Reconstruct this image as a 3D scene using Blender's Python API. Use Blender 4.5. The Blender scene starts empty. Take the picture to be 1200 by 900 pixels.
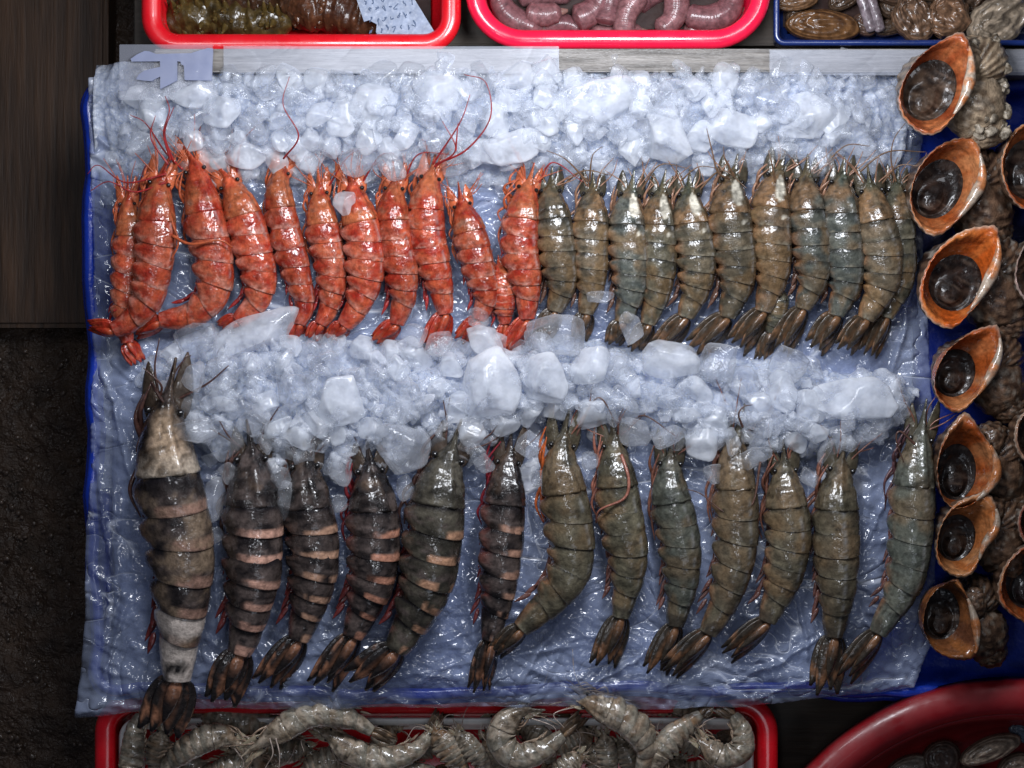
import bpy, bmesh, math, random
import numpy as np
from math import pi, sin, cos, radians
from mathutils import Vector

C = bpy.context.scene.collection
PX = 0.0006            # metres per photo unit on the tray plane
CAMH = 2333.0          # camera height in photo units
rnd = random.Random(7)
RS = np.random.RandomState(11)

# ------------------------------------------------------------------ materials
def new_mat(name):
    m = bpy.data.materials.new(name); m.use_nodes = True
    nt = m.node_tree; nt.nodes.clear()
    out = nt.nodes.new('ShaderNodeOutputMaterial')
    return m, nt, out
def N(nt, t, **kw):
    n = nt.nodes.new(t)
    for k, v in kw.items():
        if k in n.inputs: n.inputs[k].default_value = v
        else: setattr(n, k, v)
    return n
def ramp(nt, a, b, ca=(0,0,0,1), cb=(1,1,1,1)):
    r = nt.nodes.new('ShaderNodeValToRGB')
    r.color_ramp.elements[0].position = a; r.color_ramp.elements[0].color = ca
    r.color_ramp.elements[1].position = b; r.color_ramp.elements[1].color = cb
    return r
def noise(nt, scale, detail=3, rough=.55, dist=0, coord='Object', stretch=None):
    tc = nt.nodes.new('ShaderNodeTexCoord')
    src = tc.outputs[coord]
    if stretch:
        mp = nt.nodes.new('ShaderNodeMapping'); mp.inputs['Scale'].default_value = stretch[0]
        mp.inputs['Rotation'].default_value = stretch[1]
        nt.links.new(src, mp.inputs['Vector']); src = mp.outputs['Vector']
    n = N(nt, 'ShaderNodeTexNoise', Scale=scale, Detail=detail, Roughness=rough, Distortion=dist)
    nt.links.new(src, n.inputs['Vector'])
    return n
def mix_rgb(nt, fac, a, b, blend='MIX'):
    m = nt.nodes.new('ShaderNodeMix'); m.data_type = 'RGBA'; m.blend_type = blend
    for sock, v in ((m.inputs[0], fac), (m.inputs[6], a), (m.inputs[7], b)):
        if hasattr(v, 'links'): nt.links.new(v, sock)
        else: sock.default_value = v
    return m.outputs[2]
def bump(nt, h, strength, dist, prev=None):
    b = N(nt, 'ShaderNodeBump', Strength=strength, Distance=dist)
    nt.links.new(h, b.inputs['Height'])
    if prev: nt.links.new(prev, b.inputs['Normal'])
    return b.outputs['Normal']
def vmath(nt, op, a, b):
    m = nt.nodes.new('ShaderNodeMath'); m.operation = op
    for s, v in ((m.inputs[0], a), (m.inputs[1], b)):
        if hasattr(v, 'links'): nt.links.new(v, s)
        else: s.default_value = v
    return m.outputs[0]

def flesh_mat(name, rough=(.16, .36), coat=.65, bstr=.5, sss=.0, trans=0.0, fine=420, spec=.22):
    """wet skin: colour from the mesh, mottled, with wet bumps"""
    m, nt, out = new_mat(name)
    at = N(nt, 'ShaderNodeVertexColor'); at.layer_name = 'Col'
    n1 = noise(nt, 260, 4, .65)
    r1 = ramp(nt, .32, .68, (.42, .42, .42, 1), (1.0, 1.0, 1.0, 1))
    nt.links.new(n1.outputs['Fac'], r1.inputs['Fac'])
    col = mix_rgb(nt, 1, at.outputs['Color'], r1.outputs['Color'], 'MULTIPLY')
    p = N(nt, 'ShaderNodeBsdfPrincipled', IOR=1.42)
    nt.links.new(col, p.inputs['Base Color'])
    n2 = noise(nt, 180, 3, .6)
    r2 = ramp(nt, .35, .7, (rough[0],)*3+(1,), (rough[1],)*3+(1,))
    nt.links.new(n2.outputs['Fac'], r2.inputs['Fac'])
    nt.links.new(r2.outputs['Color'], p.inputs['Roughness'])
    p.inputs['Coat Weight'].default_value = coat; p.inputs['Coat Roughness'].default_value = .06
    p.inputs['Specular IOR Level'].default_value = spec
    if sss:
        p.inputs['Subsurface Weight'].default_value = sss
        p.inputs['Subsurface Radius'].default_value = (1, .45, .3)
        p.inputs['Subsurface Scale'].default_value = .004
    p.inputs['Transmission Weight'].default_value = trans
    na = noise(nt, fine*.45, 4, .6); nb = noise(nt, fine*2.2, 3, .6)
    b1 = bump(nt, na.outputs['Fac'], bstr, .0022)
    b2 = bump(nt, nb.outputs['Fac'], bstr*.6, .0006, b1)
    nc = noise(nt, fine*.22, 3, .5); bc = bump(nt, nc.outputs['Fac'], min(1, bstr*1.2), .003)
    nt.links.new(b2, p.inputs['Normal']); nt.links.new(bc, p.inputs['Coat Normal'])
    nt.links.new(p.outputs[0], out.inputs[0])
    return m

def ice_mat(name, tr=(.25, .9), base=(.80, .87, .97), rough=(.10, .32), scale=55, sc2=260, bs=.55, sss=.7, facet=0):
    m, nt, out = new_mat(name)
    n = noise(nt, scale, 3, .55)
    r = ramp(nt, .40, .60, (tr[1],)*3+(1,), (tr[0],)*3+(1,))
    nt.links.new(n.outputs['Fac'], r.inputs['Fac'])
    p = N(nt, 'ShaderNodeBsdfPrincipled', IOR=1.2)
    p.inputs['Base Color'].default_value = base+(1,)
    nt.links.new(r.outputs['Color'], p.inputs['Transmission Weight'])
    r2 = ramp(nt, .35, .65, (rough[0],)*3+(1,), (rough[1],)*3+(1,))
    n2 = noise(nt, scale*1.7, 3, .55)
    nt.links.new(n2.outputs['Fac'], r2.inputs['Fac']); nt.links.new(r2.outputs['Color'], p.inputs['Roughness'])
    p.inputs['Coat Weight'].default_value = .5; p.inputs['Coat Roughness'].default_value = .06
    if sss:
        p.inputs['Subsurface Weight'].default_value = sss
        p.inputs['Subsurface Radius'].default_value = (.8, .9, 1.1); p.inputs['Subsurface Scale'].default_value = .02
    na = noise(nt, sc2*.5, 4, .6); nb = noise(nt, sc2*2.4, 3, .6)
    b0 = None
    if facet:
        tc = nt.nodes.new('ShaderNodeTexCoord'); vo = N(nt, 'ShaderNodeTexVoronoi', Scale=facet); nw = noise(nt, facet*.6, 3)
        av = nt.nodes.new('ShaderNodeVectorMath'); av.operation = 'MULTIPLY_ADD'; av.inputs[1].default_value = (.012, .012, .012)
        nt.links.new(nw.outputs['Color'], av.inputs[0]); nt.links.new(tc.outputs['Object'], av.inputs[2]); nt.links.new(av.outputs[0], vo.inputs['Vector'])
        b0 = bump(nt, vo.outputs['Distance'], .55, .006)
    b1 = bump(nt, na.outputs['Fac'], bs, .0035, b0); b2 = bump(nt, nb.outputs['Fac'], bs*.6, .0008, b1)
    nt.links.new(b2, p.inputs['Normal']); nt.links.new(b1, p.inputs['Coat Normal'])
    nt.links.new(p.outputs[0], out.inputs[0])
    return m

def clear_ice(name, cloud=(.10, .55), col=(.80, .87, 1.0), scale=40, bs=.5, sc2=120, rough=.07, edge=.35, refr=.10):
    """wet ice: clear with milky clouds inside, milkier towards its edges, glossy"""
    m, nt, out = new_mat(name)
    n = noise(nt, scale, 4, .6); r = ramp(nt, .36, .66, (cloud[0],)*3+(1,), (cloud[1],)*3+(1,)); nt.links.new(n.outputs['Fac'], r.inputs['Fac'])
    na = noise(nt, sc2*.5, 4, .6); nb = noise(nt, sc2*2.2, 3, .6)
    b1 = bump(nt, na.outputs['Fac'], bs, .0035); b2 = bump(nt, nb.outputs['Fac'], bs*.5, .0008, b1)
    lw = N(nt, 'ShaderNodeLayerWeight', Blend=.35); nt.links.new(b1, lw.inputs['Normal'])
    e = vmath(nt, 'MULTIPLY', vmath(nt, 'POWER', lw.outputs['Facing'], 2.2), edge)
    fac = nt.nodes.new('ShaderNodeMath'); fac.operation = 'ADD'; fac.use_clamp = True
    nt.links.new(r.outputs['Color'], fac.inputs[0]); nt.links.new(e, fac.inputs[1])
    tr = nt.nodes.new('ShaderNodeBsdfTransparent'); tr.inputs[0].default_value = (.985, .992, 1, 1)
    rf = N(nt, 'ShaderNodeBsdfRefraction', Roughness=.05, IOR=1.2); rf.inputs['Color'].default_value = (.985, .992, 1, 1); nt.links.new(b2, rf.inputs['Normal'])
    m0 = nt.nodes.new('ShaderNodeMixShader'); m0.inputs[0].default_value = refr
    nt.links.new(tr.outputs[0], m0.inputs[1]); nt.links.new(rf.outputs[0], m0.inputs[2])
    df = N(nt, 'ShaderNodeBsdfDiffuse'); df.inputs['Color'].default_value = col+(1,); nt.links.new(b2, df.inputs['Normal'])
    tl = N(nt, 'ShaderNodeBsdfTranslucent'); tl.inputs['Color'].default_value = col+(1,)
    m1 = nt.nodes.new('ShaderNodeMixShader'); m1.inputs[0].default_value = .4
    nt.links.new(df.outputs[0], m1.inputs[1]); nt.links.new(tl.outputs[0], m1.inputs[2])
    m2 = nt.nodes.new('ShaderNodeMixShader'); nt.links.new(fac.outputs[0], m2.inputs[0])
    nt.links.new(m0.outputs[0], m2.inputs[1]); nt.links.new(m1.outputs[0], m2.inputs[2])
    g = N(nt, 'ShaderNodeBsdfAnisotropic', Roughness=rough); g.inputs['Color'].default_value = (1, 1, 1, 1); nt.links.new(b2, g.inputs['Normal'])
    fr = N(nt, 'ShaderNodeFresnel', IOR=1.38); nt.links.new(b2, fr.inputs['Normal'])
    m3 = nt.nodes.new('ShaderNodeMixShader'); ge = nt.nodes.new('ShaderNodeNewGeometry'); ff = vmath(nt, 'MULTIPLY', fr.outputs[0], vmath(nt, 'SUBTRACT', 1, ge.outputs['Backfacing'])); nt.links.new(ff, m3.inputs[0]); nt.links.new(m2.outputs[0], m3.inputs[1]); nt.links.new(g.outputs[0], m3.inputs[2])
    nt.links.new(m3.outputs[0], out.inputs[0]); return m

def plain_mat(name, col, rough=.35, coat=0., bscale=0, bstr=.3, bdist=.001, var=.0, vscale=30, metallic=0, spec=.5, dirt=None):
    m, nt, out = new_mat(name)
    p = N(nt, 'ShaderNodeBsdfPrincipled', Roughness=rough, Metallic=metallic)
    c = col+(1,)
    p.inputs['Base Color'].default_value = c
    if var:
        n = noise(nt, vscale, 5, .6)
        r = ramp(nt, .3, .7, tuple(x*(1-var) for x in col)+(1,), tuple(min(1, x*(1+var)) for x in col)+(1,))
        nt.links.new(n.outputs['Fac'], r.inputs['Fac']); nt.links.new(r.outputs['Color'], p.inputs['Base Color'])
        r3 = ramp(nt, .35, .7, (rough*.65,)*3+(1,), (min(1, rough*1.5),)*3+(1,))
        n3 = noise(nt, vscale*3.1, 4, .6)
        nt.links.new(n3.outputs['Fac'], r3.inputs['Fac']); nt.links.new(r3.outputs['Color'], p.inputs['Roughness'])
    p.inputs['Coat Weight'].default_value = coat; p.inputs['Coat Roughness'].default_value = .08
    p.inputs['Specular IOR Level'].default_value = spec
    if bscale:
        nb = noise(nt, bscale, 4, .6)
        nt.links.new(bump(nt, nb.outputs['Fac'], bstr, bdist), p.inputs['Normal'])
    nt.links.new(p.outputs[0], out.inputs[0])
    return m

def wood_mat(name, c1, c2, rot, rough=.5, scale=60, length=.09):
    m, nt, out = new_mat(name)
    sc_a, sc_b = ((length, 1, 1), (.05, 1, 1)) if rot else ((1, length, 1), (1, .05, 1))     # grain runs along x or y
    n = noise(nt, scale, 6, .65, .4, 'Object', (sc_a, (0, 0, 0)))
    r = ramp(nt, .3, .72, c1+(1,), c2+(1,)); nt.links.new(n.outputs['Fac'], r.inputs['Fac'])
    n2 = noise(nt, scale*5, 4, .6, 0, 'Object', (sc_b, (0, 0, 0)))
    r2 = ramp(nt, .35, .6, (.45, .45, .45, 1), (1, 1, 1, 1)); nt.links.new(n2.outputs['Fac'], r2.inputs['Fac'])
    col = mix_rgb(nt, .7, r.outputs['Color'], r2.outputs['Color'], 'MULTIPLY')
    p = N(nt, 'ShaderNodeBsdfPrincipled', Roughness=rough)
    nt.links.new(col, p.inputs['Base Color'])
    b = bump(nt, n2.outputs['Fac'], .5, .0012); b = bump(nt, n.outputs['Fac'], .5, .003, b)
    nt.links.new(b, p.inputs['Normal']); nt.links.new(p.outputs[0], out.inputs[0])
    return m

def film_mat(name, opac=(.35, .75), col=(.55, .60, .72), bs=.9, wr=30, rough=.10, crease=.5):
    """thin wrinkled clear plastic: partly see-through, glossy, whitened along its creases"""
    m, nt, out = new_mat(name)
    n1 = noise(nt, wr, 2, .45, 1.6)
    v = vmath(nt, 'SUBTRACT', n1.outputs['Fac'], .5); v = vmath(nt, 'ABSOLUTE', v, 0)     # ridged creases
    vr = vmath(nt, 'POWER', v, .5)
    n2 = noise(nt, wr*.6, 2, .4, 1.0, 'Object', ((.45, 1.7, 1), (0, 0, radians(-28))))
    w = vmath(nt, 'SUBTRACT', n2.outputs['Fac'], .5); w = vmath(nt, 'ABSOLUTE', w, 0); wr_ = vmath(nt, 'POWER', w, .5)
    n3 = noise(nt, wr*4, 3, .6)
    b = bump(nt, vr, bs*.8, .006); b = bump(nt, wr_, bs*.9, .007, b); b = bump(nt, n3.outputs['Fac'], bs*.15, .0016, b)
    c1 = ramp(nt, .0, .018, (1, 1, 1, 1), (0, 0, 0, 1)); nt.links.new(w, c1.inputs['Fac'])
    c2 = ramp(nt, .0, .012, (1, 1, 1, 1), (0, 0, 0, 1)); nt.links.new(v, c2.inputs['Fac'])
    n5 = noise(nt, wr*.35, 3, .5); k5 = ramp(nt, .45, .65); nt.links.new(n5.outputs['Fac'], k5.inputs['Fac'])
    cm = vmath(nt, 'MULTIPLY', vmath(nt, 'MAXIMUM', c1.outputs['Color'], vmath(nt, 'MULTIPLY', c2.outputs['Color'], .6)), k5.outputs['Color'])
    n4 = noise(nt, wr*.5, 4, .55)
    r = ramp(nt, .32, .68, (opac[0],)*3+(1,), (opac[1],)*3+(1,)); nt.links.new(n4.outputs['Fac'], r.inputs['Fac'])
    fac = vmath(nt, 'ADD', r.outputs['Color'], vmath(nt, 'MULTIPLY', cm, crease))
    d = N(nt, 'ShaderNodeBsdfDiffuse'); d.inputs['Color'].default_value = col+(1,)
    nt.links.new(mix_rgb(nt, cm, col+(1,), (.86, .88, .94, 1)), d.inputs['Color']); nt.links.new(b, d.inputs['Normal'])
    tr = nt.nodes.new('ShaderNodeBsdfTransparent'); tr.inputs[0].default_value = (.96, .97, 1, 1)
    m1 = nt.nodes.new('ShaderNodeMixShader'); nt.links.new(fac, m1.inputs[0]); nt.links.new(tr.outputs[0], m1.inputs[1]); nt.links.new(d.outputs[0], m1.inputs[2])
    g = N(nt, 'ShaderNodeBsdfAnisotropic', Roughness=rough); g.inputs['Color'].default_value = (1, 1, 1, 1); nt.links.new(b, g.inputs['Normal'])
    fr = N(nt, 'ShaderNodeFresnel', IOR=1.65); nt.links.new(b, fr.inputs['Normal'])
    m2 = nt.nodes.new('ShaderNodeMixShader'); ge = nt.nodes.new('ShaderNodeNewGeometry'); ff = vmath(nt, 'MULTIPLY', fr.outputs[0], vmath(nt, 'SUBTRACT', 1, ge.outputs['Backfacing'])); nt.links.new(ff, m2.inputs[0]); nt.links.new(m1.outputs[0], m2.inputs[1]); nt.links.new(g.outputs[0], m2.inputs[2])
    nt.links.new(m2.outputs[0], out.inputs[0])
    return m

M = {}
M['red'] = flesh_mat('red_prawn_shell', bstr=.55, sss=.12)
M['grey'] = flesh_mat('grey_prawn_shell', bstr=.5)
M['pale'] = flesh_mat('pale_shrimp_shell', bstr=.35, sss=.1)
M['feel'] = flesh_mat('prawn_feeler', bstr=.2, rough=(.3, .5), coat=.3)
M['whelk'] = flesh_mat('whelk_shell', rough=(.3, .6), coat=.25, bstr=.9, fine=300)
M['lip'] = flesh_mat('whelk_lip', rough=(.14, .4), coat=.6, bstr=.5, fine=260)
M['oper'] = flesh_mat('operculum', rough=(.25, .55), coat=.28, bstr=.5, fine=260)
M['worm'] = flesh_mat('worm_skin', rough=(.3, .5), coat=.3, bstr=.1, sss=.1, fine=300)
M['cucumber'] = flesh_mat('cucumber_skin', rough=(.25, .5), coat=.4, bstr=.9, fine=200)
M['clam'] = flesh_mat('clam_shell', rough=(.2, .5), coat=.45, bstr=.6, fine=240)
M['ice'] = clear_ice('crushed_ice', (.04, .42), (.88, .905, .96), 75, .5, 150, edge=.45)
M['chunk'] = clear_ice('ice_chunk', (.03, .26), (.89, .91, .96), 45, .4, 110, edge=.45, refr=.25)
M['cloudy'] = clear_ice('cloudy_ice', (.20, .70), (.91, .93, .97), 32, .35, 100, edge=.25, rough=.1)
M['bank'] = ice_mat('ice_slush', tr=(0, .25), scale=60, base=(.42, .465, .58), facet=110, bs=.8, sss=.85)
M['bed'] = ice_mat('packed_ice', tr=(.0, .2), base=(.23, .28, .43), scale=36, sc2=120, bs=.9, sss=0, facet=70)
M['film'] = film_mat('wrinkled_plastic', (.05, .36), (.38, .44, .60), bs=.9, wr=19, rough=.12, crease=.75)
M['wrap'] = film_mat('plastic_wrap', (.02, .16), (.5, .54, .62), bs=.15, wr=14, crease=.1, rough=.4)
M['blue'] = plain_mat('blue_plastic', (.006, .025, .25), .25, .4, 60, .35, .004, .25, 25)
M['blue_dark'] = plain_mat('navy_plastic', (.008, .02, .10), .25, .4, 60, .3, .002, .25, 25)
M['redp'] = plain_mat('red_plastic', (.52, .006, .012), .3, .5, 90, .12, .001, .12, 20)
M['pinkp'] = plain_mat('crimson_plastic', (.70, .010, .045), .24, .5, 90, .12, .001, .12, 20)
M['bowl'] = plain_mat('dull_red_plastic', (.20, .007, .010), .45, .12, 140, .2, .0008, .25, 18)
M['white'] = plain_mat('white_plastic', (.62, .62, .60), .35, .2, 70, .15, .001, .15, 30)
M['card'] = plain_mat('wet_card', (.17, .20, .27), .55, 0, 90, .4, .001, .22, 160)
M['ink'] = plain_mat('faded_ink', (.06, .09, .16), .6)
M['frost'] = plain_mat('frosted_plastic', (.15, .17, .26), .5, .05, 60, .2, .001, .1, 40)
M['rail'] = wood_mat('pale_wet_wood', (.085, .075, .066), (.24, .22, .20), radians(90), .38, 150)
M['post'] = wood_mat('dark_weathered_wood', (.018, .009, .004), (.12, .058, .026), 0, .6, 60)
M['table'] = wood_mat('table_wood', (.03, .02, .012), (.06, .04, .025), radians(90), .6, 30)
M['ground'] = plain_mat('wet_dark_ground', (.052, .031, .019), .55, 0, 60, 1., .012, .5, 40)
M['pebble'] = plain_mat('wet_pebbles', (.085, .058, .042), .35, .3, 90, .5, .003, .5, 30)
M['eye'] = plain_mat('black_eye', (.008, .007, .007), .1, .5)
M['dark_sheet'] = plain_mat('dark_brown_sheet', (.022, .010, .008), .5, .0, 25, .4, .004, spec=.12)  # dark brown of the sheets that darken the vessel floors
def acrylic():
    m, nt, out = new_mat('clear_acrylic')
    p = N(nt, 'ShaderNodeBsdfPrincipled', Roughness=.12, Alpha=.14)
    p.inputs['Base Color'].default_value = (.45, .47, .55, 1)
    nt.links.new(p.outputs[0], out.inputs[0]); return m
M['acrylic'] = acrylic()

# ------------------------------------------------------------------ building helpers
def mesh_obj(name, verts, faces, mat, parent=None, cols=None, smooth=True, org=(0, 0, 0), k=1.0):
    """verts in photo units (x right, y down, z up) about org -> one mesh object in metres"""
    v = np.asarray(verts, float)
    w = np.empty_like(v)
    if parent is None:
        ox, oy, oz = org
        w[:, 0] = (v[:, 0]-ox)*PX*k; w[:, 1] = -(v[:, 1]-oy)*PX*k; w[:, 2] = (v[:, 2]-oz)*PX
    else:
        ox, oy, oz, k = parent['_o']
        w[:, 0] = (v[:, 0]-ox)*PX*k; w[:, 1] = -(v[:, 1]-oy)*PX*k; w[:, 2] = (v[:, 2]-oz)*PX
    me = bpy.data.meshes.new(name)
    faces = [tuple(f)[::-1] for f in (faces.tolist() if hasattr(faces, 'tolist') else faces)]
    me.from_pydata(w.tolist(), [], faces)
    if cols is not None:
        at = me.color_attributes.new('Col', 'FLOAT_COLOR', 'POINT')
        c = np.ones((len(v), 4), np.float32); c[:, :3] = np.clip(cols, 0, 1)
        at.data.foreach_set('color', c.ravel())
    me.materials.append(mat)
    if smooth: me.polygons.foreach_set('use_smooth', [True]*len(me.polygons))
    me.update()
    o = bpy.data.objects.new(name, me); C.objects.link(o)
    if parent is not None:
        o.parent = parent; o['_o'] = parent['_o']
    else: o.location = ((ox-600)*PX*k, (450-oy)*PX*k, oz*PX)
    return o
def kz(z): return (CAMH-z)/CAMH
def tag(o, label, cat, group=None):
    o['label'] = label; o['category'] = cat
    if group: o['group'] = group
    return o
def thing(name, label, cat, px, py, z, group=None, k=None):
    o = bpy.data.objects.new(name, None); C.objects.link(o)
    o.empty_display_size = .01
    k = kz(z) if k is None else k
    o.location = ((px-600)*PX*k, (450-py)*PX*k, z*PX)
    o['_o'] = (px, py, z, k)
    return tag(o, label, cat, group)
def finish():
    for o in bpy.data.objects:
        if '_o' in o: del o['_o']

def catmull(pts, n):
    P = np.asarray(pts, float)
    P = np.vstack([2*P[0]-P[1], P, 2*P[-1]-P[-2]])
    out = []
    for i in range(1, len(P)-2):
        t = np.linspace(0, 1, 24, endpoint=False)[:, None]
        p0, p1, p2, p3 = P[i-1], P[i], P[i+1], P[i+2]
        out.append(.5*((2*p1)+(-p0+p2)*t+(2*p0-5*p1+4*p2-p3)*t*t+(-p0+3*p1-3*p2+p3)*t**3))
    out.append(P[-2][None]); A = np.vstack(out)
    d = np.r_[0, np.cumsum(np.linalg.norm(np.diff(A, axis=0), axis=1))]
    s = np.asarray(n) if np.ndim(n) else np.linspace(0, 1, n)
    return np.stack([np.interp(s*d[-1], d, A[:, j]) for j in range(A.shape[1])], 1), d[-1]
def grid_faces(n, m, close=True, off=0):
    i = np.arange(n-1)[:, None]; j = np.arange(m if close else m-1)[None]
    a = i*m+j; b = i*m+(j+1) % m; c = (i+1)*m+(j+1) % m; d = (i+1)*m+j
    return (np.stack([a, b, c, d], -1).reshape(-1, 4)+off)
def tube(pts, r, m=8, samples=None):
    """tapered tube along 3-D points, closed ends. r: number, pair or array"""
    P = np.asarray(pts, float)
    if samples: P, _ = catmull(P, samples)
    n = len(P)
    if np.ndim(r) == 0: r = [r, r]
    R = np.interp(np.linspace(0, 1, n), np.linspace(0, 1, len(r)), r)
    T = np.gradient(P, axis=0); T /= np.linalg.norm(T, axis=1)[:, None]+1e-9
    up = np.array([0, 0, 1.])
    A = np.cross(T, up); bad = np.linalg.norm(A, axis=1) < .05
    A[bad] = (1, 0, 0); A /= np.linalg.norm(A, axis=1)[:, None]
    B = np.cross(A, T)
    f = np.linspace(0, 2*pi, m, endpoint=False)
    V = P[:, None]+R[:, None, None]*(np.cos(f)[None, :, None]*A[:, None]+np.sin(f)[None, :, None]*B[:, None])
    V = V.reshape(-1, 3); F = grid_faces(n, m).tolist()
    V = np.vstack([V, P[0], P[-1]])
    for j in range(m):
        F.append((n*m, (j+1) % m, j)); F.append((n*m+1, (n-1)*m+j, (n-1)*m+(j+1) % m))
    return V, F
def merge(parts):
    V, F, o = [], [], 0
    for v, f in parts:
        V.append(v); F += [tuple(int(i)+o for i in q) for q in f]; o += len(v)
    return np.vstack(V), F
def vnoise(x, y, seed=0):
    """smooth value noise in [0,1], vectorised"""
    xi = np.floor(x).astype(np.int64); yi = np.floor(y).astype(np.int64)
    fx = x-xi; fy = y-yi; fx = fx*fx*(3-2*fx); fy = fy*fy*(3-2*fy)
    def h(a, b):
        q = (a*374761393+b*668265263+seed*982451653) & 0x7fffffff
        q = ((q ^ (q >> 13))*1274126177) & 0x7fffffff
        return ((q ^ (q >> 16)) & 0xffff)/65535.
    return (h(xi, yi)*(1-fx)+h(xi+1, yi)*fx)*(1-fy)+(h(xi, yi+1)*(1-fx)+h(xi+1, yi+1)*fx)*fy
def fbm(x, y, seed=0, o=3):
    t = 0; a = .5; w = 0
    for i in range(o):
        t = t+a*vnoise(x*2**i, y*2**i, seed+i*17); w += a; a *= .5
    return t/w
def mixc(a, b, f):
    a = np.asarray(a, float); b = np.asarray(b, float)
    return a+(b-a)*np.clip(f, 0, 1)[..., None]
def sstep(a, b, x):
    t = np.clip((x-a)/(b-a), 0, 1); return t*t*(3-2*t)

# ------------------------------------------------------------------ prawns
CAR = .36
SEG = [.36, .47, .575, .68, .775, .865, 1.0]
PH = np.array([0, .03, .08, .16, .26, .38, .5, .62, .74, .85, .93, .98, 1.0])
SN = np.r_[np.linspace(0, CAR-.004, 40)]
SEGI = [-1]*40; PHASE = list(np.linspace(0, 1, 40))
_s = list(SN)
for g in range(6):
    for p in PH:
        _s.append(SEG[g]+(SEG[g+1]-SEG[g])*(p*.985+.008)); SEGI.append(g); PHASE.append(p)
SALL = np.array(_s); SEGI = np.array(SEGI); PHASE = np.array(PHASE)
MB = 40
PROF_S = [0, .05, .10, .145, .20, .27, .34, .40, .5, .6, .7, .8, .87, .94, 1.0]
PROF_W = [.03, .09, .18, .40, .62, .82, .95, .99, 1.0, .98, .90, .76, .63, .53, .41]

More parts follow.
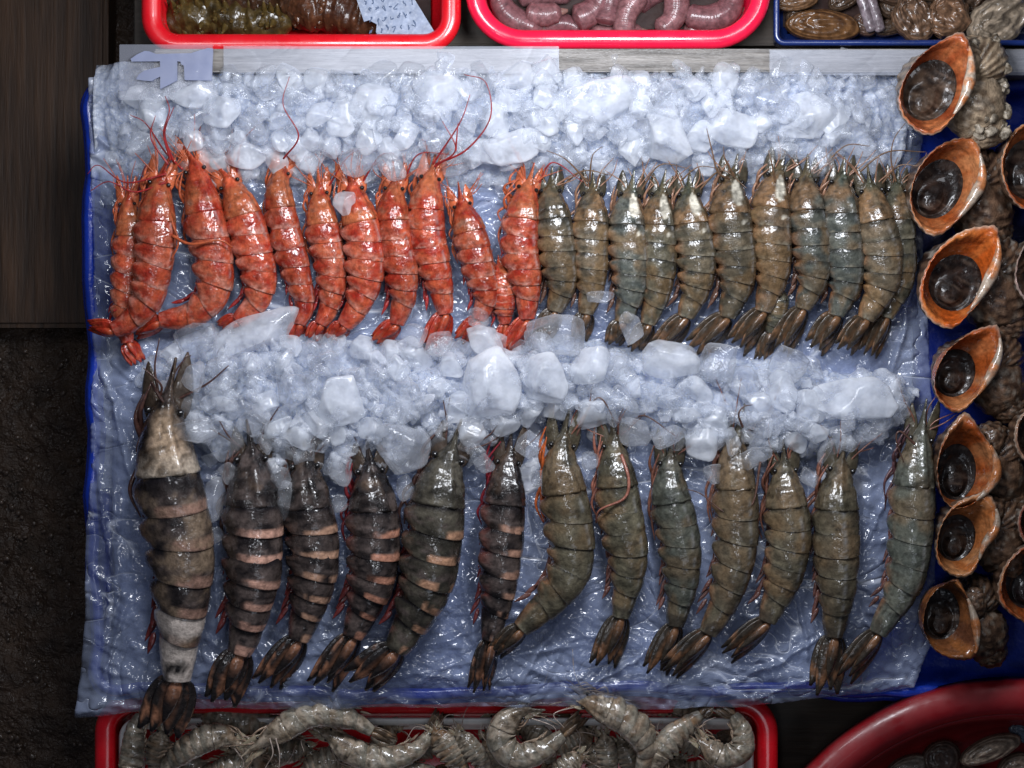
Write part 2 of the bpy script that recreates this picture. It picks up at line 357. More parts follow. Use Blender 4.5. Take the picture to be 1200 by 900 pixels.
def body_colors(kind, S, F, seg, ph, seed, side, opt):
    """natural shell colours of each species as an (n, m, 3) array; F is the angle from the back"""
    aF = np.abs(F); n1 = fbm(S*26, F*1.6+9, seed); n2 = fbm(S*70, F*4+3, seed+5); n3 = fbm(S*9, F*.8, seed+9)
    ab = seg >= 0; last = seg == 5
    low = sstep(1.35, 2.1, aF)
    if kind == 'red':
        c = mixc((.31, .022, .012), (.53, .10, .042), sstep(.2, .8, n1))
        c = mixc(c, (.55, .19, .10), sstep(.45, .7, n3)*n2*.7)
        c = mixc(c, (.68, .34, .26), ab*sstep(.45, 1, ph)*sstep(.35, .7, n2)*.75)
        c = mixc(c, (.56, .28, .23), ab*low*sstep(.4, .7, n1)*.6)
        c = mixc(c, (.46, .135, .05), (~ab)*sstep(.4, .7, n3)*.7)
        c = mixc(c, (.30, .20, .14), (~ab)*sstep(.55, .75, n1)*sstep(.5, .9, ph)*.6)
        c = mixc(c, (.17, .012, .010), sstep(.62, .85, n2)*.5)
        c = mixc(c, (.36, .022, .012), last*sstep(.2, 1, ph)*.6)
    elif kind == 'grey':
        t = opt.get('tint', 0.)
        c = mixc((.052, .052, .038), (.155, .14, .095), sstep(.15, .85, n1))
        c = mixc(c, (.085, .105, .105), np.full_like(n1, .5)*(t < 0))
        c = mixc(c, (.23, .13, .075), n1*t if t > 0 else n1*0)
        c = mixc(c, (.028, .028, .024), ab*(1-sstep(.10, .30, ph))*sstep(.25, .55, n3+.15)*.85)
        c = mixc(c, (.30, .27, .20), ab*sstep(.72, .92, ph)*sstep(.4, .7, n2)*.6)
        c = mixc(c, (.30, .13, .055), ab*low*sstep(.3, .6, n1)*.75)
        c = mixc(c, (.21, .125, .055), ab*sstep(.46, .68, n3)*.55)
        c = mixc(c, (.24, .13, .06), (~ab)*sstep(.3, .65, n3)*.75)
        c = mixc(c, (.05, .05, .04), (~ab)*sstep(.55, .8, n2)*.6)
        c = mixc(c, (.045, .06, .035), (~ab)*(1-sstep(.3, .6, ph))*.6)
    elif kind == 'banded':
        c = mixc(opt.get('b1', (.016, .013, .013)), opt.get('b2', (.095, .072, .064)), sstep(.30, .75, n1))
        c = mixc(c, (.13, .10, .09), ab*sstep(.2, .5, ph)*(1-sstep(.6, .75, ph))*sstep(.4, .7, n2)*.8)
        dr = sstep(.66, .71, ph+.14*(n3-.5)+.05*np.sin(F*3+seg))*(1-sstep(.93, 1.0, ph)*.6)
        gap = sstep(-.95, -.70, F*side+1.1*(fbm(F*2+seg*3.1, S*4, seed+31)-.5))*sstep(.26, .36, fbm(F*2.2+seg*5.1, S*6, seed+33))
        c = mixc(c, opt.get('band', (.62, .35, .26)), ab*dr*gap*(1.05-.3*n2))
        c = mixc(c, (.012, .010, .012), ab*(1-sstep(.05, .22, ph))*.9)
        c = mixc(c, (.20, .05, .04), low*sstep(.4, .7, n1)*.6)
        c = mixc(c, (.13, .085, .055), (~ab)*sstep(.55, .75, n3)*.7)
        if opt.get('tanhead'):
            c = mixc(c, (.46, .33, .22), (~ab)*sstep(.30, .8, ph+.5*(n3-.5))*sstep(.34, .56, n1*.5+n3*.5+.14*ph)*np.exp(-((F+.15*side)/.75)**4))
            c = mixc(c, (.16, .10, .055), (~ab)*np.exp(-((F-.22-.5*(n1-.5))/.10)**2)*.7)
            c = mixc(c, (.50, .42, .33), (~ab)*sstep(.75, .95, ph)*sstep(.3, .5, n3)*.8)
            c = mixc(c, (.10, .065, .04), (~ab)*sstep(.56, .66, n2)*.7)
            c = mixc(c, (.24, .17, .11), ab*sstep(.45, .7, n1)*.7)
            c = mixc(c, (.58, .50, .44), ((seg == 4) | (seg == 5))*sstep(.25, .5, n3+.25*(ph < .6)))
            c = mixc(c, (.02, .018, .018), (seg == 5)*sstep(.4, .6, ph)*sstep(.4, .6, n1)*(1-sstep(.75, .85, ph)))
    elif kind == 'olive':
        t = opt.get('tint', 0.)
        c = mixc((.06, .056, .038), (.165, .148, .098), sstep(.15, .85, n1))
        c = mixc(c, (.12, .14, .125), np.full_like(n1, .55)*(t < 0))
        c = mixc(c, (.20, .13, .085), n3*max(t, 0))
        c = mixc(c, (.035, .034, .028), ab*(1-sstep(.03, .17, ph))*.8)
        c = mixc(c, (.27, .25, .19), ab*sstep(.8, .97, ph)*sstep(.35, .6, n2)*.5)
        c = mixc(c, (.20, .125, .06), ab*sstep(.48, .70, n3)*.5)
        c = mixc(c, (.27, .12, .06), ab*low*sstep(.35, .6, n1)*.65)
        c = mixc(c, (.040, .034, .026), sstep(.66, .82, n2)*.7)
        c = mixc(c, (.20, .13, .07), (~ab)*sstep(.35, .65, n3)*.6)
        c = mixc(c, (.06, .055, .04), (~ab)*(1-sstep(.25, .55, ph))*.6)
        c = mixc(c, (.03, .03, .028), last*sstep(.45, .7, ph)*sstep(.4, .6, n3)*.7)
    else:
        c = mixc((.21, .165, .115), (.48, .40, .31), sstep(.2, .8, n1))
        c = mixc(c, (.05, .038, .026), sstep(.58, .78, n2)*.7)
        c = mixc(c, (.25, .14, .07), sstep(.45, .75, n3)*opt.get('tint', .4))
        c = mixc(c, (.20, .22, .19), ab*sstep(.3, .7, ph)*.35)
    if opt.get('patch'):       # pale carapace spot on the upper flank
        q = ((ph-.66)/.24)**2+((F-side*(-.40)+.22*(ph-.66))/.34)**2+(n2-.5)*.5
        c = mixc(c, (.66, .61, .50), (~ab)*(1-sstep(.75, 1.05, q)))
        q = ((ph-.42)/.14)**2+((F-side*(-.30))/.16)**2+(n2-.5)*.5
        c = mixc(c, (.66, .61, .50), (seg == 0)*(1-sstep(.6, 1.1, q))*.8)
    n5 = fbm(S*34+3, F*2.2+5, seed+60)
    dk = np.asarray(c)*.38
    c = np.where((~ab)[..., None], c+(dk-c)*(sstep(.54, .66, n5)*(.3 if kind == 'red' else .75))[..., None], c)
    c = c*(.82+.36*((seed*37) % 100)/100)
    mid = np.exp(-(F/.09)**2)*sstep(.35, .6, n2)
    c = mixc(c, np.asarray(c)*.4+.28 if kind != 'banded' else np.asarray(c)*.8, ab*mid*.5)
    return c

def leaf(base, d, nrm, up, L, Wd, n=9, m=8, th=.12, cup=.25, curl=0., tip=.5):
    """a thin rounded blade (tail fan, antennal scale): an almond solid"""
    t = np.linspace(0, 1, n)
    w = Wd*.5*np.clip(np.sin(pi*np.clip(t, 0, 1)**(.75))**.7*(1-.15*t)+.12*(1-t), .02, None)
    w[-1] = Wd*.5*.16*tip*2
    f = np.linspace(0, 2*pi, m, endpoint=False)
    V = (base+L*t[:, None]*d)[:, None]+(w[:, None]*np.cos(f))[..., None]*nrm \
        + ((w[:, None]*th*np.sin(f)) - cup*w[:, None]*np.cos(f)**2*.5)[..., None]*up - (curl*L*t[:, None]**2)[..., None]*up
    V = V.reshape(-1, 3); F = grid_faces(n, m).tolist()
    F.append(tuple(range(m))[::-1]); F.append(tuple((n-1)*m+j for j in range(m)))
    tt = np.repeat(t, m); ff = np.tile(f, n)
    return V, F, tt, ff
KIND_PARTS = {
    'red': dict(fan=(.36, .03, .014), fan2=(.48, .09, .035), leg=(.46, .10, .04), ant=(.30, .02, .02), scale=(.42, .10, .04), swim=(.28, .022, .02), mat='red'),
    'grey': dict(fan=(.055, .038, .024), fan2=(.20, .10, .048), leg=(.30, .16, .10), ant=(.16, .09, .05), scale=(.05, .042, .028), swim=(.11, .055, .038), mat='grey'),
    'banded': dict(fan=(.022, .018, .017), fan2=(.33, .15, .085), leg=(.09, .042, .034), ant=(.06, .03, .025), scale=(.05, .035, .025), swim=(.13, .025, .024), mat='grey'),
    'olive': dict(fan=(.045, .035, .026), fan2=(.25, .12, .06), leg=(.22, .09, .06), ant=(.12, .06, .045), scale=(.06, .05, .033), swim=(.12, .05, .04), mat='grey'),
    'pale': dict(fan=(.13, .09, .06), fan2=(.34, .22, .13), leg=(.40, .28, .20), ant=(.50, .40, .34), scale=(.30, .25, .17), swim=(.33, .24, .17), mat='pale'),
}
def prawn(kind, pts, W, roll, label, group, z0=0, tail=None, tail_len=None, spread=.20, zs=None, name='prawn', seed=None,
          ants=2, legs=4, swim=True, whisk=None, nlegs_out=.35, hgt=1.08, leg_col=None, scales=True, prof=None, zoff=0, bend_leg=None, **opt):
    seed = seed if seed is not None else rnd.randrange(9999)
    W = W*{'pale': .84, 'grey': 1.04, 'red': .95, 'banded': .90, 'olive': .88}[kind]
    r = random.Random(seed); kp = KIND_PARTS[kind]; mat = M[kp['mat']]
    p2 = np.asarray(pts, float)
    z = np.zeros(len(p2)) if zs is None else np.asarray(zs, float)
    P, L = catmull(np.c_[p2, z], SALL)
    cx, cy = p2.mean(0)
    root = thing(name, label, 'shrimp' if kind == 'pale' else 'prawn', cx, cy, z0, group, kz(z0+W*.5))
    T = np.gradient(P[:, :2], axis=0)
    # smooth tangents
    for _ in range(2): T = (np.roll(T, 1, 0)+2*T+np.roll(T, -1, 0))/4 if False else T
    T /= np.linalg.norm(T, axis=1)[:, None]+1e-9
    Nn = np.c_[-T[:, 1], T[:, 0]]*-1          # photo frame is y down: right-hand side of someone walking head->tail upside
    # want +N = image right when travelling down (T=(0,1)): (1,0)
    Nn = np.c_[T[:, 1], -T[:, 0]]
    w = np.interp(SALL, PROF_S, prof or PROF_W)
    kk = np.array([1, 2, 1.])/4; wh = w.copy()
    for _ in range(3):
        q = np.convolve(np.r_[wh[0], wh[:40], wh[40]], kk, 'valid'); wh[:40] = q
    A = wh*W*.5; B = A*hgt*(1+.10*np.exp(-((SALL-.30)/.10)**2))
    # rostrum is a tall thin blade
    ros = 1-sstep(.09, .16, SALL); A = A*(1-.35*ros)+.012*W*ros; B = B*(1+.25*ros)
    rho = roll if np.ndim(roll) == 0 else np.interp(SALL, np.linspace(0, 1, len(roll)), roll)
    rho = np.radians(np.zeros(len(SALL))+rho)*(1.15+.4*sstep(.15, .5, SALL))
    ext = np.sqrt((A*np.sin(rho))**2+(B*np.cos(rho))**2)
    extw = np.maximum(ext, W*.30)
    ez = extw.copy()
    ez[:40] = np.interp(SALL[:40], [0, .12, CAR], [W*.58, W*.5, extw[40]])
    Pc = np.c_[P[:, :2], z0+P[:, 2]+ez]
    Lat = np.c_[Nn*np.cos(rho)[:, None], -np.sin(rho)]
    Dor = np.c_[Nn*np.sin(rho)[:, None], np.cos(rho)]
    f = np.linspace(-pi, pi, MB, endpoint=False)
    S2 = np.repeat(SALL[:, None], MB, 1); F2 = np.repeat(f[None], len(SALL), 0)
    seg2 = np.repeat(SEGI[:, None], MB, 1); ph2 = np.repeat(PHASE[:, None], MB, 1)
    aF = np.abs(F2)
    mul = np.ones_like(S2); ab = seg2 >= 0
    step = .970+.040*ph2**.8+.03*np.sin(pi*ph2)+np.array([r.uniform(-.025, .025) for _ in range(6)])[np.clip(seg2, 0, 5)]
    step = np.where(seg2 == 5, .97+.03*ph2+.05*np.sin(pi*ph2), step)
    mul = np.where(ab, step, 1)
    lobe = np.exp(-((aF-2.12)/.40)**2)
    mul += np.where(ab & (seg2 < 5), lobe*(.26*np.sin(pi*ph2)**.7-.10), 0)
    vent = sstep(2.45, 2.9, aF); mul -= vent*.25
    # carapace: dorsal keel, groove, gill-cover edge
    car = ~ab
    cph = ph2
    mul += np.where(car, .11*np.exp(-(F2/.13)**2)*(1-cph*.5)-.05*np.exp(-((aF-.28)/.09)**2)*sstep(.25, .45, cph)+.05*np.exp(-((aF-1.0)/.12)**2)*sstep(.3, .5, cph)*(1-sstep(.75, .95, cph)), 0)
    mul -= np.where(car, .055*np.exp(-((cph-.60-.10*np.cos(F2))/.035)**2)*(aF < 1.7)*np.exp(-((aF-.9)/.6)**2), 0)
    mul -= np.where(car, .05*np.exp(-((aF-.42)/.10)**2)*sstep(.3, .5, cph), 0)
    mul += np.where(car, .06*np.exp(-((aF-1.75)/.30)**2)*sstep(.42, .8, cph), 0)
    mul += np.where(car & (cph > .95), .012, 0)
    mul += np.where(ab, .022*np.exp(-(F2/.10)**2), 0)
    mul += (fbm(S2*30, F2*2, seed+3)-.5)*.07+(fbm(S2*80, F2*5, seed+4)-.5)*.03
    teeth = np.where(S2 < .13, .35*np.exp(-(F2/.5)**2)*np.maximum(0, np.sin(S2/.13*2*pi*5.5)), 0); mul += teeth
    # back edge of each shell ring arches towards the tail on the back
    jit = np.array([r.uniform(-.35, .35) for _ in range(6)])[np.clip(seg2, 0, 5)]
    shift = np.where(ab & (seg2 < 5), .023*np.cos(F2+jit)*L*sstep(0, .4, ph2), 0)+np.where(car & (cph > .8), .008*np.cos(F2)*L*sstep(.8, 1, cph), 0)
    V = Pc[:, None]+(A[:, None]*mul*np.sin(F2))[..., None]*Lat[:, None]+(B[:, None]*mul*np.cos(F2))[..., None]*Dor[:, None]
    V[..., 0] += shift*T[:, None, 0]; V[..., 1] += shift*T[:, None, 1]
    n = len(SALL)
    V = np.vstack([V.reshape(-1, 3), Pc[0]-np.r_[T[0], 0]*2, Pc[-1]+np.r_[T[-1], 0]*W*.04])
    Fc = grid_faces(n, MB).tolist()
    for j in range(MB):
        Fc.append((n*MB, (j+1) % MB, j)); Fc.append((n*MB+1, (n-1)*MB+j, (n-1)*MB+(j+1) % MB))
    side = 1 if np.mean(rho) >= 0 else -1     # back leans to +N when side=1; belly shows on -N
    cols = body_colors(kind, S2, F2, seg2, ph2, seed, side, opt).reshape(-1, 3)
    cols = np.vstack([cols, cols[0], cols[-1]])
    body = mesh_obj('body', V, Fc, mat, root, cols)
    d3 = lambda i: np.r_[T[i], 0.]; n3 = lambda i: np.r_[Nn[i], 0.]
    up = np.array([0, 0, 1.])
    # ---- tail fan
    e = Pc[-1].copy(); TL = tail_len or W*1.0
    if tail is not None:
        dv = np.r_[np.asarray(tail, float)-e[:2], 0]; TL = np.linalg.norm(dv); d = dv/TL; TL = min(TL, W*1.42)
    else: d = d3(-1)
    nn = np.array([d[1], -d[0], 0]); drop = max(0, e[2]-z0-W*.14-P[-1, 2])
    base = e-d*W*.05
    rr = rho[-1]*.6; nr = nn*cos(rr)-up*sin(rr); ur = nn*sin(rr)+up*cos(rr)
    VV, FF, CC, o = [], [], [], 0
    for ang, ln, wd, lift in ((-1, .96, .46, -.07), (1, .98, .46, -.06), (-.42, .98, .44, .0), (.42, .93, .44, .03)):
        a = ang*spread*r.uniform(.8, 1.2); dd = d*cos(a)+nr*sin(a); qq = nr*cos(a)-d*sin(a)
        v, fc, tt, ff = leaf(base+up*lift*W+nr*ang*W*.10, dd, qq, ur, TL*ln*r.uniform(.93, 1.05), W*wd*.92, cup=.35, th=.11, curl=drop/TL*.8, n=14, m=12)
        nz = fbm(tt*6+ang*5, ff*1.5, seed+40)
        c = mixc(kp['fan'], kp['fan2'], sstep(.5, .72, nz+.25*np.exp(-((tt-.72)/.12)**2)-.15))
        c = mixc(c, np.array(kp['fan'])*.6, sstep(.86, .97, tt))
        c = mixc(c, np.array(kp['fan2'])*.8, np.exp(-(np.cos(ff)/.15)**2)*(tt < .7)*.5)
        c = c*(.75+.5*fbm(tt*4, ff*6+seed, seed+50))[:, None]
        VV.append(v); FF += [tuple(i+o for i in q) for q in fc]; CC.append(c); o += len(v)
    fan = mesh_obj('tail_fan', np.vstack(VV), FF, mat, root, np.vstack(CC))
    v, fc, tt, ff = leaf(base+ur*W*.10, d, nr, ur, TL*.72, W*.24, th=.75, cup=0, curl=drop/TL*.8, n=12, m=10, tip=.2)
    c = mixc(kp['fan2'], kp['fan'], sstep(.2, .8, tt+.3*fbm(tt*7, ff, seed+2)))
    mesh_obj('telson', v, fc, mat, fan, c)
    # ---- head parts
    idx = lambda s: int(np.argmin(np.abs(SALL-s)))
    def at(s, lat, h):        # point near the body: lat in half-widths along +N, h above the bed
        i = idx(s); return np.r_[P[i, :2]+Nn[i]*lat*W*.5, z0+P[i, 2]+h*W]
    if scales:
        for sd in (-1, 1):
            i = idx(.19); b = at(.20, sd*.40, .50); dd = -d3(i)+n3(i)*sd*.10; dd /= np.linalg.norm(dd)
            v, fc, tt, ff = leaf(b, dd, n3(i)*.8+up*.6*-sd*side*.5, up, L*.205*r.uniform(.85, 1.08), W*.40, n=14, m=10, th=.2, cup=.15, tip=.25)
            mesh_obj('antennal_scale', v, fc, mat, root, mixc(kp['scale'], np.array(kp['scale'])*1.7, fbm(tt*6, ff, seed+sd)))
        for sd in (-1, 1):
            i = idx(.155); b = at(.165, sd*.50, .66)
            f6 = np.linspace(0, pi, 7); g8 = np.linspace(0, 2*pi, 10, endpoint=False)
            q = np.stack([np.outer(np.sin(f6), np.cos(g8)), np.outer(np.sin(f6), np.sin(g8)), np.outer(np.cos(f6), np.ones(10))], -1).reshape(-1, 3)
            mesh_obj('eye', b+q*W*.062, grid_faces(7, 10)[:, ::-1], M['eye'], root)
    # short antennules
    for k in range(9 if kind == 'red' else 5):
        i = idx(.12); sd = -1 if k % 2 else 1
        b = at(.13, sd*.25, .52); tip = b-d3(i)*L*r.uniform(.08, .24)+n3(i)*sd*W*r.uniform(.0, .75)+up*W*r.uniform(-.1, .25)
        v, fc = tube([b, (b+tip)/2+n3(i)*W*r.uniform(-.15, .15), tip], [.024*W, .008*W], 6, 14)
        mesh_obj('antennule', v, fc, M['feel'], root, np.tile(kp['leg'], (len(v), 1)))
    # long antennae
    if whisk is None:
        whisk = []
        for k in range(ants):
            i = idx(.13); sd = -1 if k else 1; b = at(.14, sd*.5, .45)
            a = b-d3(i)*L*r.uniform(.10, .2)+n3(i)*sd*W*r.uniform(.2, .8)+up*W*.3
            q = a-d3(i)*L*r.uniform(-.12, .12)+n3(i)*sd*W*r.uniform(.3, 1.0)+up*W*r.uniform(0, .2)
            whisk.append([b, a, q])
    else:
        whisk = [[np.r_[q[0], q[1], z0+W*(.75 if len(q) < 3 else 0)+(q[2] if len(q) > 2 else 0)] for q in wl] for wl in whisk]
    for wl in whisk:
        v, fc = tube(wl, [.032*W, .02*W, .009*W], 6, 40)
        mesh_obj('antenna', v, fc, M['feel'], root, np.tile(kp['ant'], (len(v), 1)))
    # walking legs folded along the belly side of the carapace
    lc = leg_col or kp['leg']
    for k in range(legs):
        s0 = .33-.035*k; s1 = s0-r.uniform(.10, .19); out_ = -side*(.92+.5*nlegs_out*r.uniform(.1, 1.0))
        b = at(s0, -side*.80, .28); tip = at(max(.015, s1), -side*r.uniform(.35, .9), r.uniform(.3, .66))
        knee = b*.55+tip*.45+n3(idx((s0+s1)/2))*-side*W*r.uniform(.05, .05+.3*nlegs_out)+up*W*.12
        v, fc = tube([b, knee, tip], [.05*W, .042*W, .03*W, .012*W], 7, 18)
        nz = fbm(v[:, 0]*.2, v[:, 1]*.2, seed+k)
        mesh_obj('walking_leg', v, fc, M['feel'], root, mixc(np.array(lc)*.7, np.array(lc)*1.35, nz))
    if bend_leg is not None:
        v, fc = tube([np.r_[q[0], q[1], z0+q[2]*W] for q in bend_leg], [.045*W, .036*W, .02*W], 8, 30)
        mesh_obj('walking_leg', v, fc, M['feel'], root, np.tile(lc, (len(v), 1)))
    if swim:
        for g in range(5):
            for hh in range(2):
                sm = SEG[g]+.03+.05*hh; i = idx(sm)
                b = at(sm, -side*.80, .22+.08*hh); dd = -n3(i)*side*r.uniform(.15, .42)+d3(i)*r.uniform(.8, 1.1)-up*.06; dd /= np.linalg.norm(dd)
                qq = np.cross(dd, up); qq /= np.linalg.norm(qq)
                v, fc, tt, ff = leaf(b, dd, qq, np.cross(qq, dd), W*r.uniform(.34, .52), W*.11, n=10, m=7, th=.4, cup=0, tip=.4)
                mesh_obj('swimmeret', v, fc, mat, root, mixc(np.array(kp['swim'])*.7, np.array(kp['swim'])*1.8, fbm(tt*5, ff*2, seed+g)))
    if legs >= 4 and kind != 'pale':        # legs trailing back along the belly
        for k in range(3):
            s0 = .335-.03*k; s1 = s0+r.uniform(.10, .24)
            b = at(s0, -side*.82, .25); tip = at(s1, -side*r.uniform(1.0, 1.22), r.uniform(.10, .3))
            v, fc = tube([b, (b+tip)/2-n3(idx(s0+.06))*side*W*r.uniform(.05, .22)+up*W*.06, tip], [.045*W, .035*W, .01*W], 7, 18)
            mesh_obj('walking_leg', v, fc, M['feel'], root, mixc(np.array(lc)*.6, np.array(lc)*1.3, fbm(v[:, 0]*.2, v[:, 1]*.2, seed+k+20)))
    return root

RG = 'red prawns in the upper row on ice'
def red(pts, W, label, roll=34, **kw): return prawn('red', pts, W, roll, label, RG, name='red_prawn', **kw)
red([(150,207),(150,240),(152,280),(148,330),(143,370),(148,402)], 36, 'red prawn mostly hidden beneath the first one, only its flank and curled tail showing', z0=2, tail=(164,428), seed=21, ants=1)
red([(201,181),(190,205),(184,245),(181,300),(170,350),(150,376),(131,386)], 47, 'first red prawn from the plank, its tail stuck out over the sheet edge', z0=14, tail=(97,385), spread=.09, seed=22, roll=[30,36,44,50],
    whisk=[[(197,205),(150,215),(118,195),(105,205)], [(203,190,40),(197,160,52),(205,135,60),(200,118,58)], [(200,195,40),(182,165,50),(188,140,55)], [(196,215),(160,226),(130,214),(108,225)]],
    bend_leg=[(196,222,.7),(203,258,.8),(212,285,.9),(203,305,.8)], legs=5, nlegs_out=.7, scales=True)
red([(209,162),(226,190),(234,220),(241,258),(250,305),(247,345),(222,368),(186,375)], 47, 'red prawn with a dark orange rostrum and loose orange legs crossing its body', z0=8, tail=(150,396), seed=23, roll=[14,25,40,48], spread=.15,
    bend_leg=[(206,278,1.),(228,288,1.15),(262,284,1.2),(276,292,1.0)], legs=5, nlegs_out=.6, whisk=[[(205,190),(198,160,50),(210,130,58)], [(216,200),(196,180),(178,150,60),(160,140,62)]])
red([(250,188),(266,210),(280,238),(291,275),(303,325),(297,356),(277,376)], 46, 'third red prawn from the plank, its tail bent sharply towards the plank', z0=4, tail=(255,388), seed=24, roll=[22,32,44,50], ants=1, legs=4)
red([(341,168),(330,200),(327,228),(334,272),(348,322),(356,358),(350,380)], 38, 'narrow red prawn with orange head spikes standing out against crushed ice', z0=5, tail=(343,402), seed=25, roll=[18,30,38], whisk=[[(336,190,52),(355,165,66),(338,130,72),(345,98,70)]], legs=4)
red([(372,196),(374,222),(378,266),(388,318),(385,358),(375,380)], 39, 'narrow red prawn with its head under ice, beside the orange spiked one', z0=5, tail=(364,402), seed=26, roll=[25,36,42], ants=1)
red([(404,192),(412,215),(419,245),(427,285),(427,328),(416,362),(402,382)], 46, 'broad red prawn whose head ends at a milky ice lump, its belly lobes standing out', z0=6, tail=(386,402), seed=27, roll=[22,34,44], ants=1)
red([(461,190),(462,215),(461,260),(469,308),(472,348),(464,380)], 43, 'red prawn with a glossy dark carapace and scalloped flank, curling at the tail', z0=6, tail=(438,405), seed=28, roll=[12,24,40], ants=1)
red([(511,178),(504,212),(500,245),(502,285),(514,330),(522,368)], 44, 'red prawn with long whiskers in the ice and a round ice puck on its tail', z0=7, tail=(504,418), seed=29, roll=[15,24,30],
    whisk=[[(512,195,44),(548,180,62),(575,145,72),(570,105,74),(545,95,70)], [(510,198,44),(535,180,60),(520,148,66)], [(508,195,44),(540,150,66),(552,118,70)], [(535,182,60),(538,150,66)]], legs=5)
red([(537,214),(541,238),(549,266),(561,315),(569,348),(560,375)], 40, 'red prawn with two thick reddish feelers on its head, tail bent aside', z0=5, tail=(537,402), seed=30, roll=[20,32,42], ants=0, legs=5)
red([(626,192),(618,222),(613,252),(610,292),(617,338),(618,374)], 44, 'bright scarlet last red prawn next to the grey ones, legs splayed towards the others', z0=8, tail=(588,424), seed=31, roll=[18,28,36], spread=.14, legs=5, nlegs_out=1.0, ants=1)
red([(584,300),(586,325),(590,352),(592,380)], 30, 'small red prawn tail tucked beneath the scarlet one at the end of the row', z0=1, tail=(588,418), seed=32, roll=30, ants=0, legs=0, scales=False)

GG = 'grey prawns in the upper row on ice'
def gry(pts, W, label, roll=30, **kw): return prawn('grey', pts, W, roll, label, GG, name='tiger_prawn', **kw)
gry([(647,196),(645,226),(648,262),(654,300),(658,335),(650,365)], 42, 'first grey prawn next to the red ones, dark ringed with an amber carapace', z0=5, tail=(636,402), seed=41, tint=.45, ants=1)
gry([(695,200),(694,230),(692,265),(692,305),(692,340),(687,368)], 40, 'grey prawn with a reddish carapace flank and its tail under clear ice', z0=5, tail=(680,402), seed=42, tint=.5,
    whisk=[[(690,215,40),(692,190,52),(696,182,54),(704,176,54)], [(688,215,40),(662,190,50),(640,180,52)]])
gry([(743,200),(738,232),(735,265),(738,305),(738,345),(730,378)], 42, 'blackish grey prawn with a short white carapace patch, next to the green one', z0=6, tail=(720,408), seed=43, patch=True, tint=-.3, ants=1)
gry([(780,200),(774,230),(771,262),(771,302),(769,345),(760,380)], 40, 'greenish grey prawn with a round white patch on a yellow-green carapace', z0=6, tail=(746,416), seed=44, patch=True, tint=.1, ants=1)
gry([(808,200),(807,230),(809,262),(816,300),(815,338),(804,372)], 43, 'grey prawn with a brown head and oblong white patch, between green and tallest ones', z0=7, tail=(772,414), seed=45, patch=True, tint=.3, ants=1)
gry([(864,182),(857,216),(855,256),(861,295),(863,335),(853,372)], 46, 'tallest grey prawn with a long cream patch on its head and a stray upright whisker', z0=9, tail=(812,418), seed=46, patch=True, tint=.35,
    whisk=[[(853,212,44),(838,205,56),(830,180,64),(824,156,66)], [(858,208,44),(846,190,58),(844,176,60)]])
gry([(920,178),(910,208),(903,245),(904,285),(905,325),(896,365)], 44, 'brown tinged prawn with a rusty head and a pale patch on its carapace', z0=9, tail=(862,412), seed=47, patch=True, tint=.95,
    whisk=[[(906,215,44),(900,195,56),(896,180,56)]])
gry([(912,330),(911,352),(908,372),(903,390)], 26, 'small dark prawn tail wedged between the brown tinged prawn and the slate one', z0=1, tail=(893,428), seed=48, roll=20, ants=0, legs=0, scales=False)
gry([(946,182),(944,215),(946,255),(952,292),(953,328),(942,362)], 43, 'slate grey prawn with a blue black head and a light streak down its back', z0=9, tail=(908,428), seed=49, tint=-.8, ants=1)
gry([(989,184),(985,215),(984,255),(989,296),(991,336),(982,370)], 46, 'bluish grey prawn with clean rings, between the slate one and the end pair', z0=8, tail=(957,414), seed=50, tint=-.5, roll=24, ants=1)
gry([(1052,194),(1050,222),(1049,255),(1053,292),(1053,332),(1040,372)], 38, 'olive prawn at the shell end of the row, half hidden behind its neighbour', z0=4, tail=(1018,424), seed=52, tint=.1,
    whisk=[[(1046,215,40),(1038,190,52),(1040,168,60),(1052,150,64)]])
gry([(1016,194),(1020,222),(1024,256),(1033,298),(1032,338),(1016,374)], 46, 'mottled brown prawn with a bulging pale carapace, lying over the last one', z0=12, tail=(990,416), seed=51, tint=.5, roll=[-10,10,28,34], ants=1)

BG = 'large banded tiger prawns in the lower row'
def band(pts, W, label, roll=22, **kw): return prawn('banded', pts, W, roll, label, BG, name='tiger_prawn', **kw)
band([(207,420),(196,470),(194,510),(200,570),(213,640),(212,705),(207,760),(205,800)], 84, 'huge tiger prawn with a cream carapace and white rings before its tail', z0=4, tail=(180,874), tanhead=True, seed=61, roll=[12,20,24,12], spread=.2, band=(.34,.20,.15), nlegs_out=.25, whisk=[[(196,475,50),(184,455,56),(182,448,60),(192,470,50)]])
band([(290,492),(295,530),(297,580),(298,625),(296,680),(286,740),(278,768)], 74, 'black tiger prawn with broad salmon bands, beside the huge cream headed one', z0=5, tail=(254,834), seed=62, roll=[8,18,26], ants=0)
band([(357,505),(358,545),(362,592),(368,640),(364,694),(348,752)], 64, 'black tiger prawn with a white speck on its shell and its fan above the sheet', z0=5, tail=(308,812), seed=63, roll=[10,22,34], ants=0, band=(.62,.36,.24))
band([(430,512),(435,560),(438,600),(439,650),(431,696),(412,748)], 64, 'darkest banded prawn with wine red legs showing between its rings', z0=5, tail=(374,814), seed=64, roll=[12,28,38], ants=0, band=(.56,.26,.17), leg_col=(.2,.02,.025))
band([(541,492),(526,535),(515,578),(509,628),(500,682),(479,735),(462,764)], 72, 'glossy tiger prawn with sharp orange bands, bent with its tail swung to the plank side', z0=8, tail=(417,814), seed=65, roll=[10,22,30,34], ants=0, band=(.66,.36,.22), b1=(.04,.036,.028), b2=(.135,.12,.09), spread=.32)
